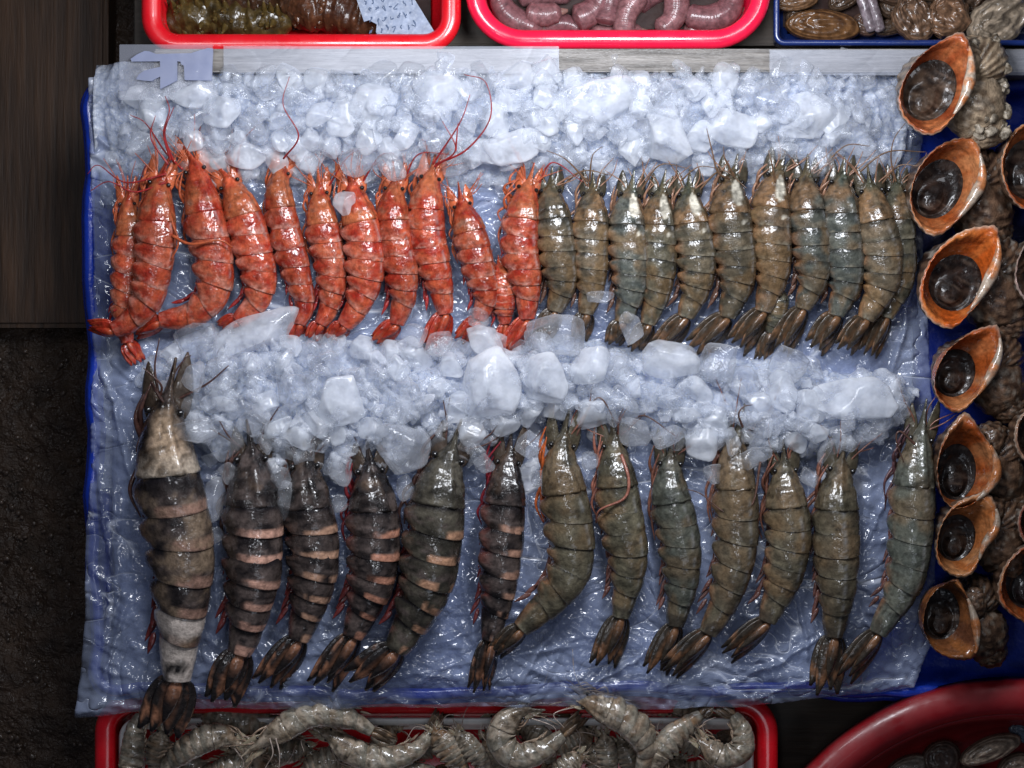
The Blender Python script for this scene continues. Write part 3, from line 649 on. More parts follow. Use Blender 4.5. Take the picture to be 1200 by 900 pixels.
band([(600,500),(595,545),(591,590),(587,645),(582,700),(574,752)], 54, 'slim tiger prawn with dark red belly legs, last banded one before the olive prawns', z0=4, tail=(563,828), seed=66, roll=[20,38,46], ants=0, band=(.52,.29,.2), leg_col=(.22,.015,.025), nlegs_out=.6)

OG = 'olive prawns in the lower row'
def olv(pts, W, label, roll=24, **kw): return prawn('olive', pts, W, roll, label, OG, name='tiger_prawn', **kw)
olv([(668,476),(660,512),(658,555),(667,612),(668,665),(642,706),(610,738)], 60, 'olive prawn with bright orange legs by its head, bent over towards the banded prawns', z0=9, tail=(578,776), seed=71, roll=[12,20,34,42], leg_col=(.55,.12,.03), ants=1, spread=.15, tint=.2)
olv([(716,482),(719,515),(722,556),(729,610),(737,665),(728,725)], 55, 'olive prawn with one long pinkish leg bent across its carapace', z0=6, tail=(704,796), seed=72, roll=[16,26,22], spread=.18, bend_leg=[(727,532,.9),(735,560,1.1),(730,582,1.15),(702,596,1.),(698,612,.7)], leg_col=(.34,.13,.09), ants=1, tint=.1)
olv([(788,505),(785,540),(786,580),(796,628),(799,685),(792,735)], 53, 'steel grey green prawn with a smooth carapace under an ice lump', z0=6, tail=(768,796), seed=73, roll=[10,20,24], tint=-.8, ants=0, spread=.2)
olv([(872,474),(862,520),(861,556),(863,605),(861,652),(848,708),(830,744)], 56, 'olive prawn with a curled dark feeler in the ice and orange spots on its fan', z0=8, tail=(782,798), seed=74, roll=[12,20,32], tint=.6, patch=False, whisk=[[(868,500,44),(862,485,56),(868,476,60),(878,474,60)], [(888,540,50),(878,590,50),(850,600,46),(820,578,40),(800,572,34)]])
olv([(917,515),(919,545),(921,585),(925,632),(916,685),(900,730)], 56, 'brownish olive prawn with a black closed fan, ending short of its neighbours', z0=7, tail=(846,782), seed=75, roll=[6,18,34], tint=.4, ants=0, spread=.16)
olv([(991,512),(985,548),(981,588),(981,640),(982,696),(979,748)], 60, 'straight brown olive prawn lying squarely on its belly, amber spot on its fan', z0=7, tail=(968,820), seed=76, roll=[-4,6,8], tint=.5, ants=0, spread=.16)
olv([(1085,468),(1077,520),(1071,562),(1068,620),(1060,684),(1030,744)], 56, 'long grey green prawn in the lower row whose pointed head touches the whelks', z0=7, tail=(988,804), seed=77, roll=[8,16,26], tint=-.6, spread=.18, leg_col=(.10,.045,.05),
    whisk=[[(1068,520,46),(1050,505,50),(1046,515,48),(1058,545,36)]])

# small pale shrimp in the lower red tray
SG = 'small pale shrimp heaped in the red tray'
def shr(pts, W, label, roll=40, z0=-55, **kw): return prawn('pale', pts, W, roll, label, SG, z0=z0, name='shrimp', hgt=1.15, **kw)
shr([(283,886),(300,874),(325,858),(365,837),(405,840),(436,858)], 34, 'pale shrimp arched over the heap with white whiskers dangling', z0=-34, tail=(462,873), seed=81, roll=-40, tint=.15, whisk=[[(318,862,30),(322,880,34),(312,900,30),(308,930,26)], [(325,862,30),(330,885,34),(324,925,30)]])
shr([(290,876),(262,862),(236,868),(208,886),(190,905)], 34, 'tan shrimp curled below the arched one with a bright ridge line', z0=-46, tail=(176,930), seed=82, roll=40, tint=.5)
shr([(360,850),(388,862),(410,878),(445,890),(485,880),(505,860)], 33, 'shrimp with its tail lifted to the sheet edge, lying along the tray front', z0=-50, tail=(520,834), seed=83, roll=-42, tint=.35)
shr([(150,930),(152,905),(156,880),(158,855),(164,838)], 30, 'grey green shrimp standing upright against the white liner corner', z0=-44, tail=(176,826), seed=84, tint=.1)
shr([(638,832),(610,834),(592,848),(587,868),(604,886),(634,880),(660,862)], 36, 'shrimp curled into a horseshoe in the middle of the red tray', z0=-40, tail=(690,838), seed=85, roll=-38, tint=.2)
shr([(662,814),(690,822),(718,834),(744,852),(758,878),(752,905)], 40, 'big pinkish shrimp with its orange nose resting on the sheet edge', z0=-28, tail=(742,936), seed=86, roll=-34, tint=.55, legs=5, nlegs_out=.8)
shr([(530,850),(542,866),(556,882),(574,905)], 28, 'bluish pale shrimp sliding down beside the horseshoe one', z0=-50, tail=(590,928), seed=87, tint=0.)
shr([(505,846),(514,862),(526,880),(545,905)], 32, 'brown shrimp between the lifted tail and the bluish one', z0=-52, tail=(560,930), seed=88, tint=.9)
shr([(768,920),(770,890),(784,868),(806,850),(822,838)], 32, 'orange tan shrimp with its dark tail fan raised near the tray corner', z0=-36, tail=(836,824), seed=89, tint=.7, ants=0)
shr([(812,856),(826,872),(846,886),(868,878),(870,856),(860,838)], 32, 'shrimp coiled in the corner against the white liner end', z0=-38, tail=(838,824), seed=90, roll=-40, tint=.35)
shr([(704,852),(709,870),(712,890),(716,915)], 27, 'thin grey shrimp pointing away under the big pinkish one', z0=-56, tail=(718,940), seed=91, tint=.2)
shr([(722,860),(730,876),(738,894),(744,915)], 27, 'dusky shrimp squeezed behind the big pinkish one', z0=-58, tail=(748,935), seed=92, tint=.3)
shr([(690,880),(672,892),(655,905),(640,925)], 28, 'short shrimp with a pale nose between the horseshoe one and the grey one', z0=-56, tail=(625,940), seed=93, tint=.4)
shr([(330,905),(300,898),(268,900),(236,908)], 34, 'dark brown shrimp at the bottom of the heap below the tan one', z0=-68, tail=(205,915), seed=94, tint=.9)
shr([(215,838),(250,842),(290,848),(330,846)], 32, 'brown shrimp in the shade along the sheet edge', z0=-72, tail=(362,842), seed=95, tint=1.)
shr([(400,905),(435,908),(470,906),(510,905)], 32, 'grey shrimp at the frame edge under the lifted tail', z0=-66, tail=(540,905), seed=96, tint=.4)
shr([(560,836),(590,830),(620,828),(650,832)], 28, 'shaded shrimp lying along the sheet above the horseshoe one', z0=-70, tail=(676,838), seed=97, tint=.6)
shr([(770,832),(800,828),(828,830),(850,836)], 28, 'brownish shrimp lying along the sheet behind the raised tail', z0=-66, tail=(872,842), seed=98, tint=.6)

for q, (pts_, tl_, lb_, tn_) in enumerate([
  ([(178,862),(196,880),(220,896),(250,905)], (276,912), 'brown shrimp low in the heap near the white liner corner', .8),
  ([(372,880),(345,878),(318,888),(300,905)], (286,925), 'shaded shrimp under the whiskers of the arched one', .5),
  ([(470,846),(455,858),(448,876),(455,896)], (466,918), 'dark shrimp between the arched one and the lifted tail', .9),
  ([(420,892),(395,888),(370,896),(352,910)], (336,925), 'grey brown shrimp at the bottom frame edge below the lying one', .6),
  ([(568,852),(575,872),(590,900),(610,912)], (630,920), 'shadowed shrimp under the horseshoe one', .7),
  ([(700,850),(684,862),(668,872),(648,880)], (628,884), 'shadowed shrimp between the horseshoe and the big pinkish one', .5),
  ([(800,880),(792,896),(780,912),(764,925)], (748,935), 'shadowed shrimp under the raised dark fan', .8),
  ([(600,850),(622,858),(640,872),(645,895)], (636,918), 'pinkish shrimp inside the bend of the horseshoe one', .3),
  ([(258,884),(285,880),(312,872),(338,868)], (362,872), 'amber shrimp beneath the whiskers, beside the tan one', .7),
  ([(478,890),(498,876),(514,864),(522,850)], (526,834), 'pale brown shrimp crossing under the lifted tail', .4),
  ([(680,868),(696,884),(704,902),(706,920)], (704,940), 'olive shrimp under the nose of the big pinkish one', .5),
  ([(780,858),(800,866),(822,872),(842,868)], (862,860), 'beige shrimp lying beneath the coiled corner one', .5),
  ([(196,850),(188,868),(184,888),(188,908)], (196,925), 'speckled shrimp standing next to the grey green corner one', .4),
  ([(850,898),(825,905),(800,908),(776,904)], (756,900), 'brown shrimp at the frame edge under the coiled one', .7)]):
    shr(pts_, 32, lb_, z0=-80, tail=tl_, seed=140+q, tint=tn_, ants=1, legs=2)
# ------------------------------------------------------------------ ice
def icosphere(sub):
    bm = bmesh.new(); bmesh.ops.create_icosphere(bm, subdivisions=sub, radius=1)
    v = np.array([x.co[:] for x in bm.verts]); f = [[q.index for q in p.verts] for p in bm.faces]; bm.free(); return v, f
ICO = {s: icosphere(s) for s in (2, 3, 4)}
def chunk(r, sub=3, cuts=9, lo=.52, hi=.86, size=(1, 1, 1), soft=.12, rot=None):
    v, f = ICO[sub]; v = v.copy()
    q = r.normal(size=(3, 3)); q, _ = np.linalg.qr(q); v = v@q
    v = v/((np.abs(v)**4.5).sum(1)**(1/4.5))[:, None]*.86; v = v@q.T
    for _ in range(cuts):
        n = r.normal(size=3); n /= np.linalg.norm(n); d = r.uniform(lo, hi)
        over = np.maximum(v@n-d, 0); v -= np.outer(over*(1-soft), n)
    v *= 1+.05*(r.rand()-.5)
    v *= np.array(size)
    a, b = (r.uniform(0, 2*pi), r.uniform(-.6, .6)) if rot is None else (rot, r.uniform(-.15, .15))
    Rz = np.array([[cos(a), -sin(a), 0], [sin(a), cos(a), 0], [0, 0, 1]])
    Rx = np.array([[1, 0, 0], [0, cos(b), -sin(b)], [0, sin(b), cos(b)]])
    return v@Rx.T@Rz.T, f
def bank_top(x, y):        # height of the back bank
    base = np.interp(y, [70, 92, 130, 170, 198, 222], [30, 52, 60, 44, 22, 3])
    edge = np.interp(x, [120, 165, 230, 950, 1010, 1070], [.12, .5, 1, 1, .7, .1])
    return base*edge
LOWY = ([90, 150, 200, 260, 330, 420, 500, 560, 620, 700, 800, 900, 1000, 1055, 1080], [430, 440, 492, 532, 545, 548, 528, 536, 494, 492, 528, 532, 522, 508, 470])
UPY = ([90, 150, 260, 330, 420, 520, 600, 640, 720, 800, 860, 940, 1000, 1060, 1080], [425, 415, 385, 385, 405, 405, 410, 395, 410, 420, 425, 430, 440, 445, 455])
def bank_mid(x, y):
    u = np.interp(x, *UPY)+14*(fbm(np.asarray(x, float)*.03, np.asarray(x, float)*0+8, 72)-.5); l = np.interp(x, *LOWY)+34*(fbm(np.asarray(x, float)*.028, np.asarray(x, float)*0+3, 71)-.5)
    t = (y-u)/np.maximum(l-u, 1)
    prof = np.interp(t, [-.1, 0, .2, .5, .8, 1, 1.1], [0, 14, 38, 56, 52, 34, 0])
    return prof*np.interp(x, [150, 185, 250, 1000, 1060, 1085], [0, .4, 1, 1, .7, .05])
def mound(name, x0, x1, y0, y1, fn, nx, ny, mat, label, seed):
    X, Y = np.meshgrid(np.linspace(x0, x1, nx), np.linspace(y0, y1, ny))
    H = fn(X, Y)
    Z = H*.80+ (fbm(X*.07, Y*.07, seed, 3)-.5)*16*np.clip(H/30, 0, 1)+(np.abs(fbm(X*.14, Y*.14, seed+3, 3)-.5))*13-8*np.clip(H/30, 0, 1)-3-40*(1-np.clip(H/7, 0, 1))
    return np.c_[X.ravel(), Y.ravel(), Z.ravel()], grid_faces(ny, nx, False)
def pile(fn, x0, x1, y0, y1, seed, n, label, rr=(6, 19), keep=None):
    r = np.random.RandomState(seed)
    V, F = mound('', x0, x1, y0, y1, fn, 420, 84, None, None, seed)
    o = mesh_obj('ice_bank', V, F, M['bank'], None, None, True, (600, (y0+y1)/2, 0), kz(20)); o['kind'] = 'stuff'; o['label'] = label.replace('crushed ice', 'slushy ice')
    parts = []
    cnt = 0
    while cnt < n:
        x, y = r.uniform(x0, x1), r.uniform(y0, y1); h = fn(x, y)
        if h < 5 or r.rand() > (h/40): continue
        s = rr[0]+(rr[1]-rr[0])*r.rand()**1.3; asp = r.uniform(.7, 1.3, 3)
        v, f = chunk(r, 3 if s > 8 else 2, 11, .36, .74, s*asp, .02)
        z = h*.80+s*r.uniform(-.45, .25)
        parts.append((v+np.array([x, y, z]), f)); cnt += 1
    V, F = merge(parts)
    o = mesh_obj('crushed_ice', V, F, M['ice'], None, None, True, (600, (y0+y1)/2, 0), kz(20))
    o['kind'] = 'stuff'; o['label'] = label
    return o
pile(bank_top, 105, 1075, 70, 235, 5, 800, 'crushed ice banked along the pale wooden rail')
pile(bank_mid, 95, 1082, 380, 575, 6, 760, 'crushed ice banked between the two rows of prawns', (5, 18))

def ice_piece(px, py, r, z, label, group, seed, asp=(1, 1, .7), mat='chunk', cuts=9, lo=.55, hi=.86, rot=None):
    R = np.random.RandomState(seed)
    v, f = chunk(R, 4, cuts, lo, hi, (r*asp[0]*1.08, r*asp[1]*1.08, r*asp[2]*1.08), .03, rot)
    th = fbm(v[:, 0]*.12+50, v[:, 1]*.12+50+v[:, 2]*.1, seed)
    v *= (1+(th-.5)*.08)[:, None]
    o = mesh_obj('ice_chunk', v+np.array([px, py, z]), f, M[mat], None, None, True, (px, py, z-r*asp[2]*.6), kz(z))
    return tag(o, label, 'ice', group)
IG = 'large ice chunks lying on the crushed ice'
big = [  # px, py, r, z, aspect, mat, label
 (437,122,26,46,(1,.9,.8),'cloudy','rounded cloudy ice chunk behind the tallest red prawns, beside a clear one'),
 (350,118,24,44,(1.1,.85,.7),'chunk','clear ice chunk with a lone red whisker in front of it'),
 (310,100,22,40,(1.2,.8,.7),'chunk','clear ice lump tucked against the rail above the first red prawns'),
 (160,112,19,24,(1.2,.8,.7),'cloudy','rounded ice lump in front of the frosted letter cutout'),
 (515,110,26,44,(1,1,.7),'cloudy','milky ice chunk under the looping red whisker'),
 (705,122,38,50,(1.2,.8,.7),'cloudy','flat milky ice slab in the brightest part of the back bank'),
 (782,160,34,46,(1,1.1,.7),'cloudy','big white ice chunk just above the heads of the white patched prawns'),
 (858,150,30,44,(1.2,.8,.7),'cloudy','white ice chunk behind the tallest grey prawn'),
 (940,140,32,40,(1.3,.8,.7),'cloudy','smooth white ice slab above the slate grey prawn'),
 (600,170,26,42,(1.2,.8,.7),'cloudy','cloudy ice chunk above the scarlet prawn at the colour change'),
 (404,238,15,46,(.9,1.1,.7),'cloudy','small milky ice lump sitting on the head of a broad red prawn'),
 (420,188,22,50,(1.1,.9,.7),'chunk','clear ice lump holding an orange prawn head inside the back bank'),
 (458,196,17,50,(1,1,.8),'chunk','clear ice bit on the head of the glossy dark red prawn'),
 (235,395,30,20,(1.2,.9,.8),'chunk','clear ice chunk below the tail of the second red prawn'),
 (300,392,34,26,(1.5,.7,.7),'cloudy','long slanted ice chunk under the third red prawn tail'),
 (515,402,15,44,(1.1,1,.5),'chunk','round pinkish clear ice puck over a red tail'),
 (487,392,14,36,(1,1,.8),'chunk','small clear ice lump beside the round puck'),
 (566,402,22,34,(1,1,.8),'cloudy','angular ice cube standing between two red prawn tails'),
 (574,455,38,56,(.9,1.1,.6),'cloudy','largest square ice slab in the middle bank, smooth and milky'),
 (638,444,32,52,(1,1,.75),'cloudy','egg shaped milky ice chunk beside the square slab'),
 (692,428,25,52,(1,1.05,.8),'cloudy','milky ice cube with a flat face, below the first grey tails'),
 (650,394,32,40,(1.2,.9,.7),'chunk','transparent ice chunk covering two grey prawn tails'),
 (722,430,17,44,(.9,1,.8),'chunk','small clear ice cube between the milky cube and the wide lump'),
 (782,424,32,38,(1.3,.75,.7),'cloudy','wide domed ice lump under the green prawn tails'),
 (842,428,24,42,(1,1,.8),'chunk','glassy rounded ice lump with a curved whisker beside it'),
 (926,428,24,38,(1.1,.9,.7),'chunk','glassy ice lump below the slate prawn fan'),
 (468,524,34,56,(1.05,1,.65),'chunk','large clear round ice disc over the heads of two banded prawns'),
 (340,590,22,50,(1,1.05,.7),'chunk','clear cube shaped ice on the head of the white specked banded prawn'),
 (249,586,20,44,(.8,1.2,.7),'chunk','clear ice wedge between the huge prawn and the salmon banded one'),
 (228,440,17,60,(1,1,.8),'chunk','ice lump caught in the head spikes of the huge cream headed prawn'),
 (232,505,24,66,(1.2,.8,.5),'chunk','clear ice sheet frozen over the cream carapace shoulder'),
 (298,498,20,58,(1,.9,.7),'chunk','clear ice lump on the head of the salmon banded prawn'),
 (618,525,16,44,(.9,1.1,.8),'chunk','clear oval ice lump next to the slim banded prawn head'),
 (744,504,20,54,(1,.9,.7),'chunk','clear cracked ice lump beside the bent pinkish leg prawn head'),
 (784,510,18,58,(1.2,.7,.7),'chunk','glassy ice cap on the head of the steel grey green prawn'),
 (858,518,14,58,(.8,1.2,.7),'chunk','small drop shaped ice bit by the curled dark feeler'),
 (880,538,18,58,(1.3,.7,.6),'chunk','flat ice bit across the carapace under the curled feeler'),
 (1000,470,36,46,(1.3,.9,.6),'cloudy','broad wet ice slab at the shell end of the middle bank'),
 (400,470,34,52,(1,.9,.7),'cloudy','milky ice chunk in the middle bank above the darkest banded prawn'),
 (345,455,26,50,(1.1,.9,.7),'chunk','clear ice chunk between the salmon banded prawn head and the red tails'),
 (560,372,12,30,(1,1,.7),'chunk','tiny clear ice bit in the gap beside a bent red tail'),
 (704,348,12,56,(1.4,.6,.5),'chunk','sliver of ice lying across the second grey prawn'),
 (740,385,16,46,(.8,1.3,.5),'chunk','triangular clear ice shard on a blackish prawn tail'),
]
for i, (px, py, r, z, asp, mat, label) in enumerate(big):
    ice_piece(px, py, r, z*.92, label, IG, 300+i, asp, mat, rot=-.4 if 'slanted' in label else rnd.uniform(-.35, .35))
R = np.random.RandomState(77); placed = [(b[0], b[1], b[2]) for b in big]
def scatter_chunks(fn, x0, x1, y0, y1, n, label, group, seed, zf=.76):
    R = np.random.RandomState(seed); c = 0; tries = 0
    while c < n and tries < 6000:
        tries += 1
        x, y = R.uniform(x0, x1), R.uniform(y0, y1); h = fn(x, y)
        if h < 18: continue
        r = R.uniform(12, 22)
        if any((x-a)**2+(y-b)**2 < (.72*(r+q))**2 for a, b, q in placed): continue
        placed.append((x, y, r)); c += 1
        ice_piece(x, y, r, h*zf+2, label, group, seed*100+c, (R.uniform(.9, 1.35), R.uniform(.75, 1), R.uniform(.6, .8)), 'cloudy' if R.rand() < .5 else 'chunk', 6, .58, .9)
scatter_chunks(bank_top, 150, 1020, 85, 195, 75, 'smaller irregular lump of ice in the bank along the wooden rail', 'ice lumps along the wooden rail', 3)
scatter_chunks(bank_mid, 190, 1050, 400, 520, 65, 'smaller irregular lump of ice in the bank between the prawn rows', 'ice lumps between the prawn rows', 4)

for i, (px, py, r, z) in enumerate(((268,556,13,46),(326,560,14,48),(318,596,11,40),(398,556,13,46),(398,590,10,34),(474,572,12,40),(570,545,12,44),(632,560,10,34),(836,556,12,44),(948,560,11,40),(690,540,10,40),(250,628,11,36))):
    ice_piece(px, py, r, z, 'small clear ice bit wedged between two lower row prawns', 'ice bits wedged between the lower prawns', 900+i, (.95, 1.1, .75), 'chunk')
# packed ice under the plastic, and the wrinkled plastic sheet over it
def sheet_edge(u, lo, hi, seed, amp):
    return 0
nx, ny = 440, 330
U, Vv = np.meshgrid(np.linspace(0, 1, nx), np.linspace(0, 1, ny))
lx = np.interp(Vv, [0, .08, .25, .55, .85, 1], [100, 100, 106, 102, 96, 83])+5*(fbm(Vv*14, Vv*0, 3)-.5)
rx = np.interp(Vv, [0, .3, .6, .9, 1], [1080, 1085, 1098, 1100, 1072])+8*(fbm(Vv*12, Vv*0+4, 4)-.5)
ty = 92+10*(fbm(U*10, U*0, 5)-.5); by = np.interp(U, [0, .1, .5, .8, 1], [845, 833, 830, 832, 806])+7*(fbm(U*16, U*0, 6)-.5)
X = lx+(rx-lx)*U; Y = ty+(by-ty)*Vv
edge = np.minimum(np.minimum(U*12, (1-U)*10), np.minimum(Vv*9, (1-Vv)*22)); edge = np.clip(edge, 0, 1)
rid = 1-2*np.abs(fbm(X*.022+Y*.012, Y*.03-X*.008, 8, 4)-.5)
rid2 = 1-2*np.abs(fbm((X*.8+Y*.45)*.012, (Y*.8-X*.45)*.05, 9, 4)-.5)
Z = -16+14*edge**.7+5*rid**3+4*rid2**5+2.5*(fbm(X*.12, Y*.12, 10)-.5)
for (x0_, y0_, x1_, y1_, h_, w_) in ((118,430,166,596,7,3.2),(110,540,138,696,6,3),(136,560,120,760,5,3),(150,700,118,800,5,3),(105,150,170,215,6,3),(120,205,190,150,5,3),
        (424,776,560,738,6,2.6),(440,796,690,752,5,2.6),(600,812,668,706,6,2.8),(650,760,742,722,5,2.6),(690,806,760,760,6,2.6),(856,806,968,742,6,2.6),(880,820,1010,770,5,2.6),(1010,640,1052,560,6,3),(1000,700,1060,790,6,3),
        (1066,380,1030,470,6,3),(1080,300,1050,420,6,3),(1000,110,1090,170,7,3),(930,100,1040,140,6,3),(268,690,330,810,5,2.6),(250,640,262,760,5,2.6),(540,640,556,760,6,2.6),(936,690,950,800,5,2.6),(758,640,772,730,5,2.6)):
    dx_, dy_ = x1_-x0_, y1_-y0_; L2_ = dx_*dx_+dy_*dy_
    t_ = np.clip(((X-x0_)*dx_+(Y-y0_)*dy_)/L2_, 0, 1)
    off_ = 9*(fbm(t_*4+x0_, t_*0+y0_, 33)-.5)
    d_ = np.hypot(X-(x0_+dx_*t_)-off_*dy_/L2_**.5, Y-(y0_+dy_*t_)+off_*dx_/L2_**.5)
    Z += h_*np.sin(pi*np.clip(t_, .02, .98))**.5*np.exp(-(d_/w_)**2)
Z[:, 0] -= 10
o = mesh_obj('plastic_sheet', np.c_[X.ravel(), Y.ravel(), Z.ravel()], grid_faces(ny, nx, False), M['film'], None, None, True, (600, 460, -20), 1.0)
sm = o.modifiers.new('thickness', 'SOLIDIFY'); sm.thickness = .0002; sm.offset = 1
tag(o, 'crinkled clear plastic sheet spread over packed ice under all the prawns', 'plastic sheet')
X, Y = np.meshgrid(np.linspace(118, 1078, 240), np.linspace(98, 824, 190))
keep = np.clip(np.minimum(np.interp(X, [118, 140, 1010, 1075], [0, 1, 1, .15]), np.interp(Y, [98, 110, 790, 824], [0, 1, 1, .1])), 0, 1)
keep *= np.interp(X+.35*np.abs(Y-520), [1010, 1075, 1160], [1, .75, .25])
keep *= 1-np.clip(1-np.hypot((X-105)/75, (Y-135)/95), 0, .45)/.45*(fbm(X*.03, Y*.03, 44) > .3)
keep *= 1-np.clip(1-np.hypot((X-1085)/95, (Y-130)/75), 0, .4)/.4
keep *= 1-.9*np.clip(1-np.hypot((X-1090)/52, (Y-360)/170), 0, .4)/.4
keep *= 1-.8*np.clip(1-np.hypot((X-1075)/70, (Y-760)/120), 0, .4)/.4
lum = np.abs(fbm(X*.06, Y*.06, 12, 3)-.5)*2
Z = -40-36*(1-np.clip(keep/.35, 0, 1))+24*keep**.7-9*lum**.7+4*fbm(X*.16, Y*.16, 13)
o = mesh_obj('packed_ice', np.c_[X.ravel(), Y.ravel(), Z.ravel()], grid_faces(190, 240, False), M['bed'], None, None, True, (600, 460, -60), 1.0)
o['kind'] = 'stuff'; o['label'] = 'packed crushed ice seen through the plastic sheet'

# ------------------------------------------------------------------ trays, baskets, bowl
def rrect(x0, y0, x1, y1, rc, n=10):
    P = []
    for cx, cy, a0 in ((x1-rc, y1-rc, 0), (x0+rc, y1-rc, 90), (x0+rc, y0+rc, 180), (x1-rc, y0+rc, 270)):
        for i in range(n+1):
            a = radians(a0+90*i/n); P.append((cx+rc*cos(a), cy+rc*sin(a), cos(a), sin(a)))
    # extra points on straight runs
    out = []
    for i in range(len(P)):
        p, q = P[i], P[(i+1) % len(P)]; out.append(p)
        d = math.hypot(q[0]-p[0], q[1]-p[1])
        if d > 40:
            m = int(d//25)
            for j in range(1, m):
                t = j/m; out.append(tuple(p[k]+(q[k]-p[k])*t for k in range(4)))
    return np.array(out)
def sweep(outl, prof, wob=None, closed_prof=False):
    n, m = len(outl), len(prof)
    V = np.zeros((n, m, 3))
    for j, (o, z) in enumerate(prof):
        V[:, j, 0] = outl[:, 0]+outl[:, 2]*o; V[:, j, 1] = outl[:, 1]+outl[:, 3]*o; V[:, j, 2] = z
    if wob is not None:
        V[:, :, 0] += outl[:, 2:3]*wob[:, None]; V[:, :, 1] += outl[:, 3:4]*wob[:, None]
    i = np.arange(n)[:, None]; j = np.arange(m if closed_prof else m-1)[None]
    F = np.stack([i*m+j, i*m+(j+1) % m, ((i+1) % n)*m+(j+1) % m, ((i+1) % n)*m+j], -1).reshape(-1, 4)
    return V.reshape(-1, 3), F.tolist(), n, m
def vessel(root, mat_rim, mat_wall, outl, rimw, rimh, depth, ztop, taper=8, wob=None, floor_mat=None):
    """open vessel: rolled rim, double wall, floor"""
    w = rimw
    rim = [(w*.5+w*.5*cos(a), ztop-rimh*.5+rimh*.5*sin(a)) for a in np.linspace(-.5*pi, 1.5*pi, 16, endpoint=False)]
    V, F, _, _ = sweep(outl, rim, wob, True); mesh_obj('rim', V, F, mat_rim, root)
    zi = ztop-rimh*.7; b = ztop-depth
    V, F, n, m = sweep(outl, [(w*.45, zi), (w*.4, zi-6), (-taper*.3+w*.35, b+10), (-taper, b-3), (-taper-12, b-4)], wob)
    V2, F2, _, _ = sweep(outl, [(2, zi), (-taper*.3, b+12), (-taper-4, b+4), (-taper-14, b)], wob)
    F2.append(tuple((n-1-i)*4+3 for i in range(n))); F.append(tuple(i*5+4 for i in range(n)))
    VV, FF = merge([(V, [q[::-1] for q in F]), (V2, F2)])
    mesh_obj('body', VV, FF, mat_wall, root)

t = thing('blue_tray', 'wide bright blue plastic tray under the ice sheet and the whelks', 'tray', 700, 450, -52, k=1)
ol = rrect(112, 102, 1290, 806, 26); wob = 24*(fbm(ol[:, 0]*.012+3, ol[:, 1]*.012, 15)-.5)
vessel(t, M['blue'], M['blue'], ol, 14, 12, 46, -12, 4, wob)
ol2 = rrect(104, 96, 1298, 816, 30)
V, F, _, _ = sweep(ol2, [(2, -24), (9, -26), (11, -29), (9, -33), (0, -34)], wob, True); mesh_obj('ledge', V, F, M['blue'], t)

t = thing('red_tray', 'shallow red plastic tray heaped with small pale shrimp', 'tray', 512, 930, -112, k=kz(-44))
vessel(t, M['redp'], M['redp'], rrect(134, 838, 888, 1010, 22), 25, 20, 66, -44, 6)
V, F, n, m = sweep(rrect(142, 846, 880, 1002, 20), [(4, -50), (-2, -52), (-8, -96), (-16, -100), (-18, -98), (-12, -94), (-6, -56), (0, -50)], None, True)
mesh_obj('liner', V, F, M['white'], t)

t = thing('red_basket', 'bright red basket of sea cucumbers with a pale card in it', 'basket', 351, -30, -40, k=kz(42))
vessel(t, M['redp'], M['redp'], rrect(188, -120, 516, 38, 20), 24, 20, 80, 42, 10)
V, F, _, _ = sweep(rrect(182, -126, 522, 44, 24), [(0, 0), (0, 0)])
X, Y = np.meshgrid(np.linspace(202, 502, 60), np.linspace(-106, 24, 40))
mesh_obj('dark_sheet', np.c_[X.ravel(), Y.ravel(), (-22+2*fbm(X*.05, Y*.05, 3)).ravel()], grid_faces(40, 60, False), M['dark_sheet'], t)
t = thing('crimson_basket', 'crimson basket holding mauve spoon worms', 'basket', 724, -30, -40, k=kz(44))
vessel(t, M['pinkp'], M['pinkp'], rrect(568, -120, 882, 33, 46), 23, 22, 80, 44, 10)
mesh_obj('dark_sheet', np.c_[(X*.96+386).ravel(), Y.ravel(), (-14+2*fbm(X*.05, Y*.05, 5)).ravel()], grid_faces(40, 60, False), M['dark_sheet'], t)  # added dark sheet, standing in for the shade between the worms
t = thing('navy_tray', 'dark navy tray holding knobbly clams and abalone', 'tray', 1080, -40, -40, k=kz(34))
vessel(t, M['blue_dark'], M['blue_dark'], rrect(914, -140, 1260, 46, 6), 7, 8, 60, 34, 3)
mesh_obj('dark_sheet', np.c_[((X-352)*1.08+1087).ravel(), (Y-2).ravel(), (-20+2*fbm(X*.05, Y*.05, 8)).ravel()], grid_faces(40, 60, False), M['dark_sheet'], t)  # dark sheet added to hide a gap in the tray floor
t = thing('red_bowl', 'big round dull red plastic bowl with clams at the tray corner', 'bowl', 1190, 1130, -150, k=1)
aa = np.linspace(0, 2*pi, 160, endpoint=False)
circ = lambda r: np.c_[1190+r*np.cos(aa), 1130+r*np.sin(aa), np.cos(aa), np.sin(aa)]
rim = [(0, -16), (-4, -5), (-12, 2), (-24, 4), (-34, 0), (-42, -6), (-44, -10), (-40, -10), (-30, -6), (-14, -4), (-3, -10)]
V, F, _, _ = sweep(circ(335), rim, None, True); mesh_obj('rim', V, F, M['bowl'], t)
V, F, n, m = sweep(circ(335), [(-43, -9), (-47, -12), (-60, -60), (-95, -120), (-150, -128), (-150, -132), (-93, -125), (-54, -62), (-40, -14)], None, True)
V2 = np.c_[circ(186)[:, :2], np.full(160, -126.)]
VV, FF = merge([(V, F), (V2, [tuple(range(160))])]); mesh_obj('body', VV, FF, M['bowl'], t)

